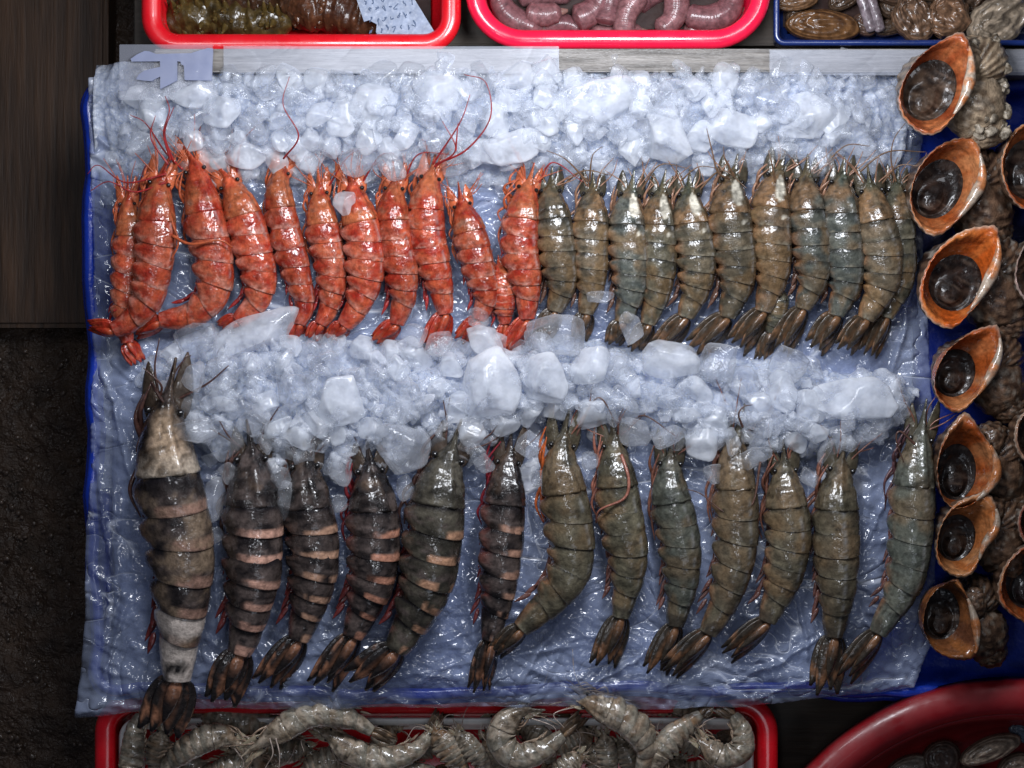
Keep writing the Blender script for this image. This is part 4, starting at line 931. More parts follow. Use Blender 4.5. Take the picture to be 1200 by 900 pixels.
# ------------------------------------------------------------------ generic small animals
def blob_tube(name, root, pts, R, mat, colfn, n=70, m=26, zs=None, rough=0, seed=0, bumps=None, flat=1.0):
    P, L = catmull(np.asarray(pts, float), n)
    T = np.gradient(P, axis=0); T /= np.linalg.norm(T, axis=1)[:, None]
    up = np.array([0, 0, 1.]); A = np.cross(T, up); A /= np.linalg.norm(A, axis=1)[:, None]; B = np.cross(A, T)
    s = np.linspace(0, 1, n); f = np.linspace(-pi, pi, m, endpoint=False)
    S, F = np.meshgrid(s, f, indexing='ij')
    r = R(s)[:, None]*(1+rough*(fbm(S*14, F*1.7, seed)-.5))
    if bumps is not None: r = r+bumps(S, F)
    V = P[:, None]+(r*np.sin(F))[..., None]*A[:, None]+(r*flat*np.cos(F))[..., None]*B[:, None]
    cols = colfn(S, F).reshape(-1, 3)
    V = np.vstack([V.reshape(-1, 3), P[0], P[-1]]); Fc = grid_faces(n, m).tolist()
    for j in range(m):
        Fc.append((n*m, (j+1) % m, j)); Fc.append((n*m+1, (n-1)*m+j, (n-1)*m+(j+1) % m))
    return mesh_obj(name, V, Fc, mat, root, np.vstack([cols, cols[0], cols[-1]]))
def worm(pts, r0, label, seed, pink=.5, z=0):
    p = np.asarray(pts, float); root = thing('spoon_worm', label, 'sea worm', p[:, 0].mean(), p[:, 1].mean(), z, 'mauve spoon worms in the crimson basket')
    R = lambda s: r0*np.clip(np.minimum((s+.012)/.10, (1.012-s)/.16), 0, 1)**.5*(1+.08*np.sin(s*7+seed))
    col = lambda S, F: mixc(mixc((.12, .048, .055), (.20, .085, .092), fbm(S*9, F, seed)), (.32, .16, .16), fbm(S*30, F*3, seed+2)*pink)
    pz = np.c_[p, np.full(len(p), z+r0)]
    blob_tube('body', root, pz, R, M['worm'], col, rough=.07, seed=seed, bumps=lambda S, F: .14*np.sin(S*150)*(S > .04)*(S < .96))
    tip = pz[-1]; d = pz[-1]-pz[-2]; d /= np.linalg.norm(d)
    v, f = tube([tip-d*r0*.5, tip+d*r0*.15, tip+d*r0*.55], [r0*.42, r0*.36, r0*.15], 10, 8)
    mesh_obj('snout', v, f, M['worm'], root, np.tile((.22, .12, .10), (len(v), 1)))
for i, (pts, r, lb, pk, z) in enumerate([
  ([(585,-14),(588,8),(604,26),(636,40)], 14, 'long mauve worm slanting down along the basket end wall', .3, -16),
  ([(616,16),(636,20),(658,16)], 13, 'short plump pink worm lying level beside the slanting one', .7, -8),
  ([(630,34),(660,30),(684,38)], 12, 'olive brown worm at the basket front wall', .0, -22),
  ([(672,26),(690,18),(702,4),(702,-16)], 15, 'pink worm curving up away from the front wall', .6, -12),
  ([(708,32),(712,10),(720,-14)], 15, 'upright grey mauve worm beside the curving pink one', .3, -10),
  ([(730,48),(732,24),(740,6),(752,-10)], 14, 'bright pink worm resting its end on the front wall', .9, -4),
  ([(770,40),(788,24),(792,2),(786,-18)], 14, 'hooked pink worm with its end curled under', .7, -4),
  ([(800,20),(830,24),(852,14),(858,-14)], 15, 'thick bent worm near the clam tray end of the basket', .3, -8),
  ([(690,40),(720,40),(752,38)], 11, 'pale worm lying flat beneath the bright pink one', .8, -26),
  ([(800,36),(826,38),(858,36),(868,16)], 11, 'slim pale worm along the front wall near the clam tray', .9, -20),
  ([(606,-4),(640,-4),(672,-8)], 13, 'purple worm lying level at the frame edge', .4, -18),
  ([(744,10),(764,-2),(790,-18)], 12, 'shaded worm behind the hooked one', .1, -26)]):
    worm(pts, r, lb, 500+i, pk, z)

def cucumber(pts, r0, label, seed, z, c1, c2, spikes=46, sh=.8):
    p = np.asarray(pts, float); root = thing('sea_cucumber', label, 'sea cucumber', p[:, 0].mean(), p[:, 1].mean(), z, 'sea cucumbers in the red basket')
    R = lambda s: r0*np.clip(np.minimum((s+.02)/.2, (1.02-s)/.2), 0, 1)**.55
    col = lambda S, F: mixc(mixc(c1, c2, fbm(S*10, F*1.2, seed)), np.array(c2)*1.2, sstep(.55, .8, fbm(S*34, F*4, seed+4)))
    pz = np.c_[p, np.full(len(p), z+r0*.8)]
    blob_tube('body', root, pz, R, M['cucumber'], col, rough=.4, seed=seed, n=90, m=36, bumps=lambda S, F: r0*.16*(fbm(S*26, F*3, seed+7)-.5))
    P, L = catmull(pz, 60); r = random.Random(seed)
    for q in range(spikes):
        i = r.randrange(5, 55); a = r.uniform(-1.2, 1.2); T = P[i+1]-P[i-1]; T /= np.linalg.norm(T)
        A = np.cross(T, (0, 0, 1)); A /= np.linalg.norm(A)
        d = A*sin(a)+np.array([0, 0, 1])*cos(a); rr = R(np.array([i/59.]))[0]
        b = P[i]+d*rr*.75; h = r0*sh*r.uniform(.4, 1.)
        v, f = tube([b, b+d*h*.5+A*r.uniform(-2, 2), b+d*h+A*r.uniform(-4, 4)], [r0*.22, r0*.13, r0*.03], 8, 7)
        mesh_obj('spike', v, f, M['cucumber'], root, mixc(np.array(c2)*.8, np.array(c2)*1.2, np.linspace(0, 1, len(v))))
cucumber([(196,30),(240,22),(290,26),(345,30)], 26, 'spiny yellow green sea cucumber along the basket front', 601, -30, (.026,.016,.006), (.085,.055,.016), 34, .95)
cucumber([(250,-10),(300,-2),(355,-6)], 26, 'smooth dark brown sea cucumber behind the spiny one', 602, -26, (.02,.010,.006), (.05,.022,.010), 10, .35)
cucumber([(335,16),(380,12),(420,22),(470,32)], 30, 'reddish brown warty sea cucumber beneath the card', 603, -34, (.035,.012,.007), (.09,.034,.015), 60, .3)
cucumber([(350,-22),(400,-20),(450,-14)], 26, 'brown warty sea cucumber at the frame edge behind the card', 604, -30, (.035,.014,.008), (.085,.036,.016), 40, .3)
cucumber([(186,-8),(205,-4),(232,-10)], 20, 'small dark sea cucumber in the basket corner', 605, -28, (.03,.016,.008), (.07,.04,.016), 14, .5)
# card
t = thing('price_card', 'torn pale blue wet card stuck in the red basket', 'card', 460, 20, 30, k=kz(40))
poly = [(408,-30),(470,-40),(482,-8),(509,36),(503,42),(446,49),(440,36),(441,27),(432,22),(426,24),(422,12)]
def slab(poly, z0, z1, tilt=(0, 0)):
    n = len(poly); c = np.mean(poly, 0)
    zt = [tilt[0]*(p[0]-c[0])+tilt[1]*(p[1]-c[1]) for p in poly]
    V = [(p[0], p[1], z0+q) for p, q in zip(poly, zt)]+[(p[0], p[1], z1+q) for p, q in zip(poly, zt)]
    F = [tuple(range(n)), tuple(range(2*n-1, n-1, -1))]+[(i+n, (i+1) % n+n, (i+1) % n, i) for i in range(n)]
    return np.array(V), F
V, F = slab(poly, 30, 32); card = mesh_obj('card', V, F, M['card'], t, None, False)
rr = random.Random(3)
for i in range(4):
    parts = []
    for j in range(7):
        bx, byy = 436+j*8+rr.uniform(-2, 2)-i*2, 36-i*12+rr.uniform(-2, 2)-j*1.6
        q = [(bx+rr.uniform(-3, 3), byy+rr.uniform(-4, 4), 32.4) for _ in range(4)]
        parts.append(tube(q, .55, 5, 10))
    v, f = merge(parts); mesh_obj('faded_writing', v, f, M['ink'], card)

def clam(px, py, rx, ry, rot, z, h, label, group, seed, c1, c2, name='clam', ribs=26, gape=False):
    root = thing(name, label, name.replace('_', ' '), px, py, z, group)
    n, m = 30, 64; s = np.linspace(0, 1, n); f = np.linspace(0, 2*pi, m, endpoint=False)
    S, F = np.meshgrid(s, f, indexing='ij'); R_ = radians(rot)
    for sgn, nm in ((1, 'upper_shell'), (-1, 'lower_shell')):
        rad = np.sin(S*pi/2)**.8; ux = .0
        wv = 1+(.34 if name == 'oyster' else .08)*(fbm(np.cos(F)*2+7, np.sin(F)*2+7, seed+8)-.5)*rad
        x = rx*(rad*np.cos(F)*(1+.10*np.sin(F))*wv-.45*(1-rad)); y = ry*(rad*np.sin(F))*wv
        zz = h*np.cos(S*pi/2)**.75*(.9+.1*np.cos(F))
        irr = .7 if name == 'oyster' else .25
        qx, qy = rad*np.cos(F), rad*np.sin(F)
        zz = zz+h*(.008+.02*fbm(qx*2, qy*2, seed+4))*np.sin(S*ribs*1.3+9*irr*fbm(qx*1.6+4, qy*1.6+4, seed))*(S > .12)+h*irr*(fbm(qx*4+9, qy*4+9, seed+5)-.5)+h*.22*(fbm(np.cos(F)*3*rad+9, np.sin(F)*3*rad+9, seed+1)-.5)
        zz = zz*sgn*(1 if sgn > 0 else .6)+(2.5 if gape and sgn > 0 else .8*sgn)
        X = px+x*cos(R_)-y*sin(R_); Y = py+x*sin(R_)+y*cos(R_)
        V = np.stack([X, Y, z+h*.6+zz], -1).reshape(-1, 3)
        c = mixc(mixc(c1, c2, fbm(S*8, F*1.5, seed)), np.array(c2)*1.5, sstep(.5, .8, .5+.5*np.sin(S*ribs+2*fbm(F*2, S, seed)))*.5)
        mesh_obj(nm, V, grid_faces(n, m) if sgn < 0 else grid_faces(n, m)[:, ::-1], M['clam'], root, c.reshape(-1, 3))
    return root
cg = 'shellfish in the navy tray'
clam(963,32,44,19,4,-6,16,'brown oval clam with an orange stripe in the navy tray', cg, 701, (.05,.022,.010), (.13,.062,.024))
clam(932,2,26,12,-8,0,10,'small orange tan clam at the tray wall behind the brown oval one', cg, 702, (.07,.035,.016), (.15,.08,.04))
clam(1068,24,30,24,60,-6,20,'knobbly grey brown oyster with copper edges in the navy tray', cg, 703, (.03,.02,.015), (.15,.085,.05), 'oyster', 40)
clam(1108,20,26,28,20,-4,20,'copper ribbed oyster leaning against the knobbly one', cg, 704, (.05,.026,.016), (.19,.105,.06), 'oyster', 34)
clam(1164,28,40,28,-30,-4,22,'pale cream oyster with brown streaks behind the barnacled whelk', cg, 705, (.07,.055,.04), (.28,.22,.16), 'oyster', 22)
clam(1052,-6,34,16,8,-4,14,'dark brown clam at the frame edge above the knobbly oyster', cg, 706, (.025,.015,.01), (.07,.04,.025))
clam(1100,-14,34,16,-8,2,14,'tan oyster at the frame edge behind the copper one', cg, 707, (.04,.026,.016), (.14,.09,.055), 'oyster', 30)
for q_, (px_, py_, rx_, ry_, ro_, lb_) in enumerate(((936,28,18,13,40,'small brown clam in the tray corner nearest the crimson basket'),(990,-2,24,13,-30,'dark clam between the oval one and the razor clam'),
        (1040,8,16,14,70,'little black shell between the razor clam and the knobbly oyster'),(1086,2,20,15,20,'brown shell behind the knobbly and copper oysters'),(1136,2,22,16,-50,'grey shell between the copper and cream oysters'),
        (1192,-6,26,18,10,'dull oyster behind the cream one at the frame corner'),(1040,34,18,10,-10,'flat dark clam in front of the little black shell'),(1138,36,18,11,10,'flat brown clam below the copper oyster'))):
    clam(px_, py_, rx_, ry_, ro_, -14, 12, lb_, cg, 730+q_, (.022,.014,.010), (.09,.055,.034), 'oyster' if q_ in (3, 4, 5) else 'clam')
root = thing('razor_clam', 'narrow lilac grey razor clam standing on end in the navy tray', 'razor clam', 1018, 18, -4, cg)
for dx, nm in ((-5, 'shell_half'), (5, 'shell_half')):
    blob_tube(nm, root, [(1002+dx,-26,14),(1012+dx,4,16),(1024+dx,40,12)], lambda s: 6.5*np.clip(np.minimum((s+.02)/.06, (1.02-s)/.06), 0, 1)**.5, M['clam'], lambda S, F: mixc((.10,.07,.075), (.24,.20,.22), fbm(S*12, F*2, 7)), rough=.2, seed=int(dx))
clam(1012,30,16,13,30,-6,9,'small dark clam squeezed beside the razor clam', cg, 708, (.025,.015,.012), (.09,.05,.035))
bgp = 'clams in the red bowl'
clam(1158,876,38,14,-22,-70,13,'striped grey clam with a pale gaping edge in the red bowl', bgp, 711, (.10,.075,.055), (.30,.23,.17), gape=True)
clam(1102,888,22,24,40,-86,14,'dark brown clam in the bowl between the two striped ones', bgp, 712, (.045,.03,.025), (.11,.075,.06))
clam(1058,900,30,14,-30,-90,13,'grey clam with a bright rim at the near end of the bowl', bgp, 713, (.10,.085,.07), (.26,.22,.18), gape=True)
clam(1192,896,26,16,-10,-84,13,'grey brown clam at the frame corner inside the bowl', bgp, 714, (.09,.065,.05), (.22,.16,.12))
clam(1130,912,34,18,10,-96,13,'shaded clam at the bottom frame edge inside the bowl', bgp, 715, (.06,.045,.035), (.15,.11,.085))
clam(1196,858,16,10,30,-80,9,'small blue grey clam at the bowl wall', bgp, 716, (.05,.07,.10), (.12,.15,.2))

# ------------------------------------------------------------------ whelks
def whelk(outl, oc, orad, orot, label, seed, z=0, axis=62, shade_tone=1.0, lip_c=((.40,.085,.018),(.56,.22,.085)), shell_c=((.03,.015,.010),(.22,.125,.075)), barn=False, edge_c=(.58,.48,.38), bscale=1.0, oper_c=((.010,.006,.005),(.040,.024,.018))):  # tone puts the dimmer light on the lower shells into their colours
    r = random.Random(seed); o = np.asarray(outl, float)
    ctr = o.mean(0)
    root = thing('whelk', label, 'whelk', ctr[0]+15, ctr[1]+10, z, 'whelks in the blue tray', kz(z+60))
    m = 96
    cl, _ = catmull(np.vstack([o, o[:1]])[:, :2], m+1); cl = cl[:-1]
    for _ in range(7): cl = (np.roll(cl, 1, 0)+2*cl+np.roll(cl, -1, 0))/4
    cl = ctr+(cl-ctr)*1.02
    ang = np.arctan2(cl[:, 1]-ctr[1], cl[:, 0]-ctr[0])
    rr = np.hypot(cl[:, 0]-ctr[0], cl[:, 1]-ctr[1]); R0 = rr.mean()
    ztop = z+62
    # ---- shell body: log-spiral whorls swept back from the mouth
    axr = radians(axis); Ax = np.array([cos(axr), sin(axr), 0]); Pp = np.array([sin(axr), -cos(axr), 0])*-1
    if Pp[0] > 0: Pp = -Pp
    nth = 96; th = np.linspace(0, -2*pi*.74, nth); g = np.exp(th/(2*pi)*.86)
    Zc = np.array([0, 0, 1.])
    Rb = R0*.78*bscale; ap = R0*.86
    Oc = np.array([ctr[0], ctr[1], ztop-R0*.98])-Pp*Rb
    V = []
    cols = []
    f = np.linspace(0, 2*pi, m, endpoint=False)
    for i in range(nth):
        c = Oc+Ax*R0*.8*(1-g[i])*bscale+Rb*g[i]*(cos(th[i])*Pp+sin(th[i])*Zc)
        rad = cos(th[i])*Pp+sin(th[i])*Zc
        rt = ap*g[i]*math.sqrt(max(0, 1-max(0, (i-70)/25.5)**2))
        kn = 1+.10*max(0, cos(th[i]*7))**2*np.exp(-((np.cos(f-2.4)-1)/.3)**2)
        rib = 1+.030*np.cos(f*17)+.05*(fbm(f*2.5, np.full(m, th[i]*2.2), seed)-.5)*2*.7
        ring = c+(rt*kn*rib*1.12*np.cos(f))[:, None]*(Ax)+(rt*kn*rib*.95*np.sin(f))[:, None]*rad
        w = np.clip(1-i/9., 0, 1); w = w*w*(3-2*w)
        if w > 0:         # match ring to the traced mouth outline near the lip
            fa = np.arctan2((ring-c)@np.array([0, 1, 0]), (ring-c)@np.array([1, 0, 0])) if i == 0 else fa0
            if i == 0:
                fa0 = fa; order = np.argsort(ang); rl = np.interp(fa, np.r_[ang[order]-2*pi, ang[order], ang[order]+2*pi], np.tile(rr[order], 3))
            tgt = np.c_[ctr[0]+rl*np.cos(fa0)*1.0, ctr[1]+rl*np.sin(fa0)*1.0, np.full(m, ztop-1-i*4.5)]
            ring = ring*(1-w)+tgt*w
        ring[:, 2] = np.minimum(ring[:, 2], ztop-3 if i > 4 else 1e9)
        ring[:, 2] = np.maximum(ring[:, 2], z-4)
        V.append(ring)
        nz = fbm(f*3+i*.02, np.full(m, th[i]*3), seed+2)
        cc = mixc(np.array(shell_c[0])*shade_tone, np.array(shell_c[1])*shade_tone, sstep(.25, .75, nz*.7+.3*(.5+.5*np.cos(f*17))))
        cc = mixc(cc, np.array((.40, .36, .31))*shade_tone, sstep(.62, .78, fbm(f*6, np.full(m, th[i]*5), seed+6))*.7)
        cols.append(cc)
    V = np.vstack(V); F = grid_faces(nth, m).tolist(); F.append(tuple((nth-1)*m+j for j in range(m)))
    def sink(Q):
        a_ = np.arctan2(Q[:, 1]-ctr[1], Q[:, 0]-ctr[0]); od = np.argsort(ang)
        lim = np.interp(a_, np.r_[ang[od]-2*pi, ang[od], ang[od]+2*pi], np.tile(rr[od], 3))
        ins = np.hypot(Q[:, 0]-ctr[0], Q[:, 1]-ctr[1]) < lim*.985
        Q = Q.copy(); Q[ins, 2] = np.minimum(Q[ins, 2], ztop-36); return Q
    V = np.vstack([V[:m*12], sink(V[m*12:])])
    sv, sf, sc_ = [V], [tuple(q) for q in F], [np.vstack(cols)]
    iv, jf = ICO[4]
    for bx_, by_, rx_, ry_, rz_, an_, tz_ in ((1.02, .30, .80, 1.0, .75, -20, -.22), (.72, -.55, .42, .62, .5, 20, -.10), (1.35, .95, .5, .5, .5, 0, -.5)):
        a_ = radians(an_+axis-55); q = iv*np.array([rx_, ry_, rz_])*R0
        tt_ = np.arctan2(iv[:, 1], iv[:, 2]*.8+.2)
        rib_ = 1+.035*np.cos(iv[:, 1]*26+3*fbm(iv[:, 0]*2+5, iv[:, 1]*2+5, seed))+.16*(fbm(iv[:, 0]*3+9, iv[:, 1]*3+9+iv[:, 2], seed+3)-.5)+.10*(fbm(iv[:, 0]*9+9, iv[:, 1]*9+9, seed+4)-.5)
        rib_ += .09*np.maximum(0, np.cos(iv[:, 0]*9+seed))**3*np.exp(-((iv[:, 1]+.35)/.25)**2)
        q = q*rib_[:, None]
        q = np.c_[q[:, 0]*cos(a_)-q[:, 1]*sin(a_), q[:, 0]*sin(a_)+q[:, 1]*cos(a_), q[:, 2]]+np.array([ctr[0]+bx_*R0, ctr[1]+by_*R0, ztop+tz_*R0-rz_*R0])
        o_ = sum(len(v_) for v_ in sv); sv.append(sink(q)); sf += [tuple(i_+o_ for i_ in f_[::-1]) for f_ in jf]
        nz = fbm(iv[:, 0]*4+7, iv[:, 1]*4+7, seed+2); n4 = fbm(iv[:, 0]*11+7, iv[:, 1]*11+7+iv[:, 2]*3, seed+6)
        cc = mixc(np.array(shell_c[0])*shade_tone, np.array(shell_c[1])*shade_tone, sstep(.25, .75, nz*.6+.4*(.5+.5*np.cos(iv[:, 1]*26+3*fbm(iv[:, 0]*2+5, iv[:, 1]*2+5, seed)))))
        sc_.append(mixc(cc, np.array((.36, .31, .25))*shade_tone, sstep(.58, .78, n4)*.7))
    shell = mesh_obj('shell', np.vstack(sv), sf, M['whelk'], root, np.vstack(sc_))
    # ---- flared lip: from the frilled outer edge down into the throat
    ox, oy = oc; a0 = radians(orot)
    dx, dy = np.cos(ang), np.sin(ang)
    def ell(k):
        e = []
        for a in ang:
            u = a-a0; q = (orad[0]*orad[1])/math.hypot(orad[1]*cos(u), orad[0]*sin(u)); e.append((ox+k*q*cos(a), oy+k*q*sin(a)))
        return np.array(e)
    inner = ell(1.06); deep = ell(.9)
    frill = 1+.012*np.sin(np.arange(m)*2*pi*30/m+seed)+.02*(fbm(np.cos(ang)*4+9, np.sin(ang)*4+9, seed)-.5)
    oe = np.c_[ctr[0]+(cl[:, 0]-ctr[0])*frill, ctr[1]+(cl[:, 1]-ctr[1])*frill]
    wav = 3.5*(fbm(np.cos(ang)*2+5, np.sin(ang)*2+5, seed+8)-.5)*2
    rings = []; rc = []
    K = 16
    for q in range(K):
        t = q/(K-1)
        if q == 0: xy, zz = oe*.985+ctr*.015, ztop-6+wav
        else:
            tt = (q-1)/(K-2)
            xy = oe*(1-tt)+inner*tt if tt < .8 else (oe*.2+inner*.8)*(1-(tt-.8)/.2)+deep*((tt-.8)/.2)
            zz = ztop+wav*(1-tt)+5*sin(pi*min(1, tt*1.4))-26*tt**2.2
        if 1 < q < K-3: zz = zz+2.6*(fbm(np.cos(ang)*7+20+t*3, np.sin(ang)*7+20, seed+21)-.5)*2
        rings.append(np.c_[xy, np.broadcast_to(zz, (m,))])
        nz = fbm(np.cos(ang)*3+7+t, np.sin(ang)*3+7, seed+1)
        c = mixc(np.array(lip_c[0])*shade_tone, np.array(lip_c[1])*shade_tone, sstep(.3, .75, nz))
        c = mixc(c, np.array(edge_c)*shade_tone, np.full(m, 1-sstep(.05, .24, t))*.95*(.5+.5*nz))
        c = mixc(c, np.array(lip_c[0])*.45*shade_tone, np.full(m, sstep(.75, 1, t))*.6)
        rc.append(c)
    mesh_obj('lip', np.vstack(rings), [q[::-1] for q in grid_faces(K, m).tolist()], M['lip'], root, np.vstack(rc))
    # ---- pale column edge on the spire side of the mouth
    e = [cl[i] for i in range(m) if abs((ang[i]-(axr-.75)+pi) % (2*pi)-pi) < 1.05]
    if len(e) > 4:
        e = np.array(sorted(e, key=lambda p: math.atan2(p[1]-ctr[1], p[0]-ctr[0])))
        e = e*.95+ctr*.05
        v, fc = tube(np.c_[e, np.full(len(e), ztop+3)], [1.5, R0*.10, R0*.15, R0*.10, 1.5], 12, 40)
        nz = fbm(v[:, 0]*.1, v[:, 1]*.1, seed)
        mesh_obj('columella', v, fc, M['lip'], root, mixc(np.array((.55, .20, .07))*shade_tone, np.array((.48, .38, .29))*shade_tone, sstep(.3, .6, nz)))
    # ---- operculum: dark horny lid with growth rings
    n2 = 26; s = np.linspace(0, 1, n2)
    S, A_ = np.meshgrid(s, np.linspace(0, 2*pi, m, endpoint=False), indexing='ij')
    exx = orad[0]*(S*np.cos(A_)-.0); eyy = orad[1]*S*np.sin(A_)
    offx = orad[0]*.55*(1-S)
    X = ox+(exx+offx)*cos(a0)-eyy*sin(a0); Y = oy+(exx+offx)*sin(a0)+eyy*cos(a0)
    Zz = ztop-27+5*(1-S**2)+(.5+.5*fbm(X*.05,Y*.05,seed+5))*.22*np.sin(S*34+5*fbm(X*.03, Y*.03, seed)+1.2*np.cos(A_))+3*(fbm(X*.06, Y*.06, seed)-.5)-5*np.exp(-((S-.55)/.2)**2)
    nz = fbm(X*.05, Y*.12, seed+3)
    c = mixc(np.array(oper_c[0])*shade_tone, np.array(oper_c[1])*shade_tone, sstep(.35, .75, nz))
    c = mixc(c, np.array((.16, .11, .08))*shade_tone, sstep(.5, .9, fbm(X*.25*cos(a0)+Y*.25*sin(a0), (Y*cos(a0)-X*sin(a0))*.04, seed+11))*.5)
    mesh_obj('operculum', np.stack([X, Y, Zz], -1).reshape(-1, 3), grid_faces(n2, m)[:, ::-1], M['oper'], root, c.reshape(-1, 3))
    if barn:
        for i in range(70):
            t_ = r.random(); bx = 1128+r.uniform(-8, 55)+14*t_; by_ = 48+t_*100+r.uniform(-14, 14)
            if bx > 1188: bx = 1188-r.random()*20
            if bx < 1140 and by_ > 60: continue
            v, fc = chunk(np.random.RandomState(seed+i), 3, 6, .55, .9, (r.uniform(4, 9), r.uniform(4, 9), r.uniform(4, 7)))
            nz = fbm(v[:, 0]*.3+20, v[:, 1]*.3+20, i)
            mesh_obj('barnacle', v+np.array([bx, by_, ztop-34+16*r.random()-.25*abs(bx-1150)]), fc, M['whelk'], shell, mixc((.10, .075, .05), (.42, .36, .28), sstep(.3, .7, nz)))
    return root
whelk([(1127,36),(1094,54),(1068,78),(1052,118),(1068,148),(1095,158),(1120,132),(1136,98),(1137,58)], (1095,102), (42,33), 118, 'largest whelk with a barnacle crusted shell, overlapping the wooden rail', 801, 40, 50, 1.0, barn=True, bscale=1.15, shell_c=((.08,.05,.03),(.40,.30,.20)), lip_c=((.30,.06,.018),(.52,.17,.06)), oper_c=((.018,.011,.008),(.070,.045,.030)))
whelk([(1144,160),(1106,168),(1078,195),(1066,231),(1074,260),(1094,277),(1116,264),(1138,236),(1152,206)], (1104,219), (41,31), 118, 'whelk with a bright orange lip and fibrous dark lid, second from the wooden rail', 802, 0, 55, .95)
whelk([(1168,264),(1124,273),(1091,304),(1078,342),(1086,370),(1114,386),(1133,368),(1154,338),(1170,300)], (1125,330), (38,34), 118, 'whelk with the widest glowing orange lip, white column and air bubbles beside it', 803, 0, 55, 1.0, lip_c=((.50,.095,.014),(.62,.20,.05)))
whelk([(1170,380),(1138,389),(1106,417),(1094,454),(1106,474),(1122,484),(1140,470),(1160,440),(1172,410)], (1124,437), (32,27), 110, 'whelk whose thin orange rim frames a round black lid, below the widest orange one', 804, -2, 55, .85)
whelk([(1130,480),(1106,514),(1098,554),(1106,586),(1124,596),(1150,582),(1168,556),(1164,528),(1144,498)], (1126,554), (37,26), 95, 'tall narrow whelk with a deep black mouth and pointed orange top', 805, -4, 60, .7, oper_c=((.012,.008,.007),(.03,.02,.017)))
whelk([(1156,576),(1120,590),(1101,620),(1099,658),(1122,676),(1142,668),(1152,640),(1168,616),(1166,590)], (1126,632), (31,25), 105, 'whelk with a scalloped apricot rim and ridged purple brown lid', 806, -4, 55, .72, lip_c=((.50,.16,.045),(.60,.27,.11)))
whelk([(1122,676),(1092,698),(1082,734),(1096,762),(1122,772),(1142,768),(1144,736),(1136,706)], (1107,722), (34,26), 90, 'lowest whelk with a bristly dark outer edge and a single orange stripe', 807, -6, 40, .62, edge_c=(.12,.07,.05), lip_c=((.16,.06,.03),(.42,.15,.045)))
whelk([(1222,142),(1192,150),(1176,178),(1174,206),(1190,238),(1216,246),(1240,220),(1246,180)], (1212,196), (40,32), 90, 'whelk with a toothed orange rim cut by the frame edge, beside the second one', 808, 0, 50, .9)
whelk([(1238,268),(1208,278),(1192,306),(1190,334),(1206,356),(1232,360),(1254,330),(1256,296)], (1222,316), (34,28), 90, 'pale lipped whelk cut by the frame edge, beside the widest orange one', 809, -2, 50, .8, lip_c=((.45,.28,.24),(.6,.46,.42)))
whelk([(1240,470),(1206,478),(1190,500),(1192,528),(1212,548),(1240,540),(1256,510)], (1224,510), (30,26), 90, 'brown whelk cut by the frame edge, beside the tall narrow one', 810, -2, 50, .75, lip_c=((.2,.1,.06),(.4,.22,.14)))
whelk([(1244,576),(1210,582),(1194,604),(1196,628),(1214,644),(1244,640),(1258,610)], (1226,610), (28,25), 90, 'reddish rimmed whelk at the frame edge, above the glossy black mouthed one', 811, -2, 50, .65, lip_c=((.3,.08,.05),(.45,.16,.1)))
whelk([(1232,632),(1200,640),(1176,666),(1170,700),(1186,720),(1216,734),(1244,720),(1256,680)], (1212,684), (36,30), 100, 'whelk with a glossy black mouth cut by the frame edge, lowest on that side', 812, -4, 45, .65, oper_c=((.012,.008,.008),(.03,.02,.022)))

# ------------------------------------------------------------------ rail, acrylic, letter, wood, ground, table
def box(name, x0, x1, y0, y1, z0, z1, mat, parent=None, bev=2., k=None):
    bm = bmesh.new(); bmesh.ops.create_cube(bm, size=1)
    for v in bm.verts:
        v.co = ((v.co.x+.5)*(x1-x0)+x0, (v.co.y+.5)*(y1-y0)+y0, (v.co.z+.5)*(z1-z0)+z0)
    if bev: bmesh.ops.bevel(bm, geom=bm.edges[:], offset=bev, segments=2, affect='EDGES', clamp_overlap=True)
    V = np.array([v.co[:] for v in bm.verts]); bm.verts.index_update(); F = [[v.index for v in f.verts][::-1] for f in bm.faces]; bm.free()
    return mesh_obj(name, V, F, mat, parent, None, False, ((x0+x1)/2, (y0+y1)/2, z0), kz(z1) if k is None else k)
o = box('wood_rail', 180, 1300, 57, 84, -50, 44, M['rail']); tag(o, 'pale wet wooden rail behind the ice', 'rail')
o = box('plastic_wrap', 262, 655, 54, 86, 45, 47, M['wrap'], None, .5); tag(o, 'clear plastic wrap over the rail next to the frosted letter', 'plastic wrap', 'plastic wraps on the rail')
o = box('plastic_wrap', 902, 1250, 58, 88, 45, 47, M['wrap'], None, .5); tag(o, 'clear plastic wrap over the rail under the largest whelk', 'plastic wrap', 'plastic wraps on the rail')
t = thing('acrylic_panel', 'clear acrylic panel with a frosted letter at the rail end', 'panel', 196, 85, 44)
box('panel', 141, 250, 53, 118, 47, 50, M['acrylic'], t, .6)
gl = [(112,155),(170,115),(235,85),(275,88),(335,112),(640,105),(700,85),(790,60),(835,65),(822,345),(585,340),(578,215),(552,200),(550,180),(520,175),(520,345),(440,385),(370,420),(372,310),(330,330),(300,350),(230,345),(160,335),(180,295),(230,258),(300,240),(370,225),(370,176),(120,178)]
V, F = slab([(140+x/7.5, 50+y/7.5) for x, y in gl], 51, 54)
mesh_obj('frosted_letter', V, F, M['frost'], t, None, False)

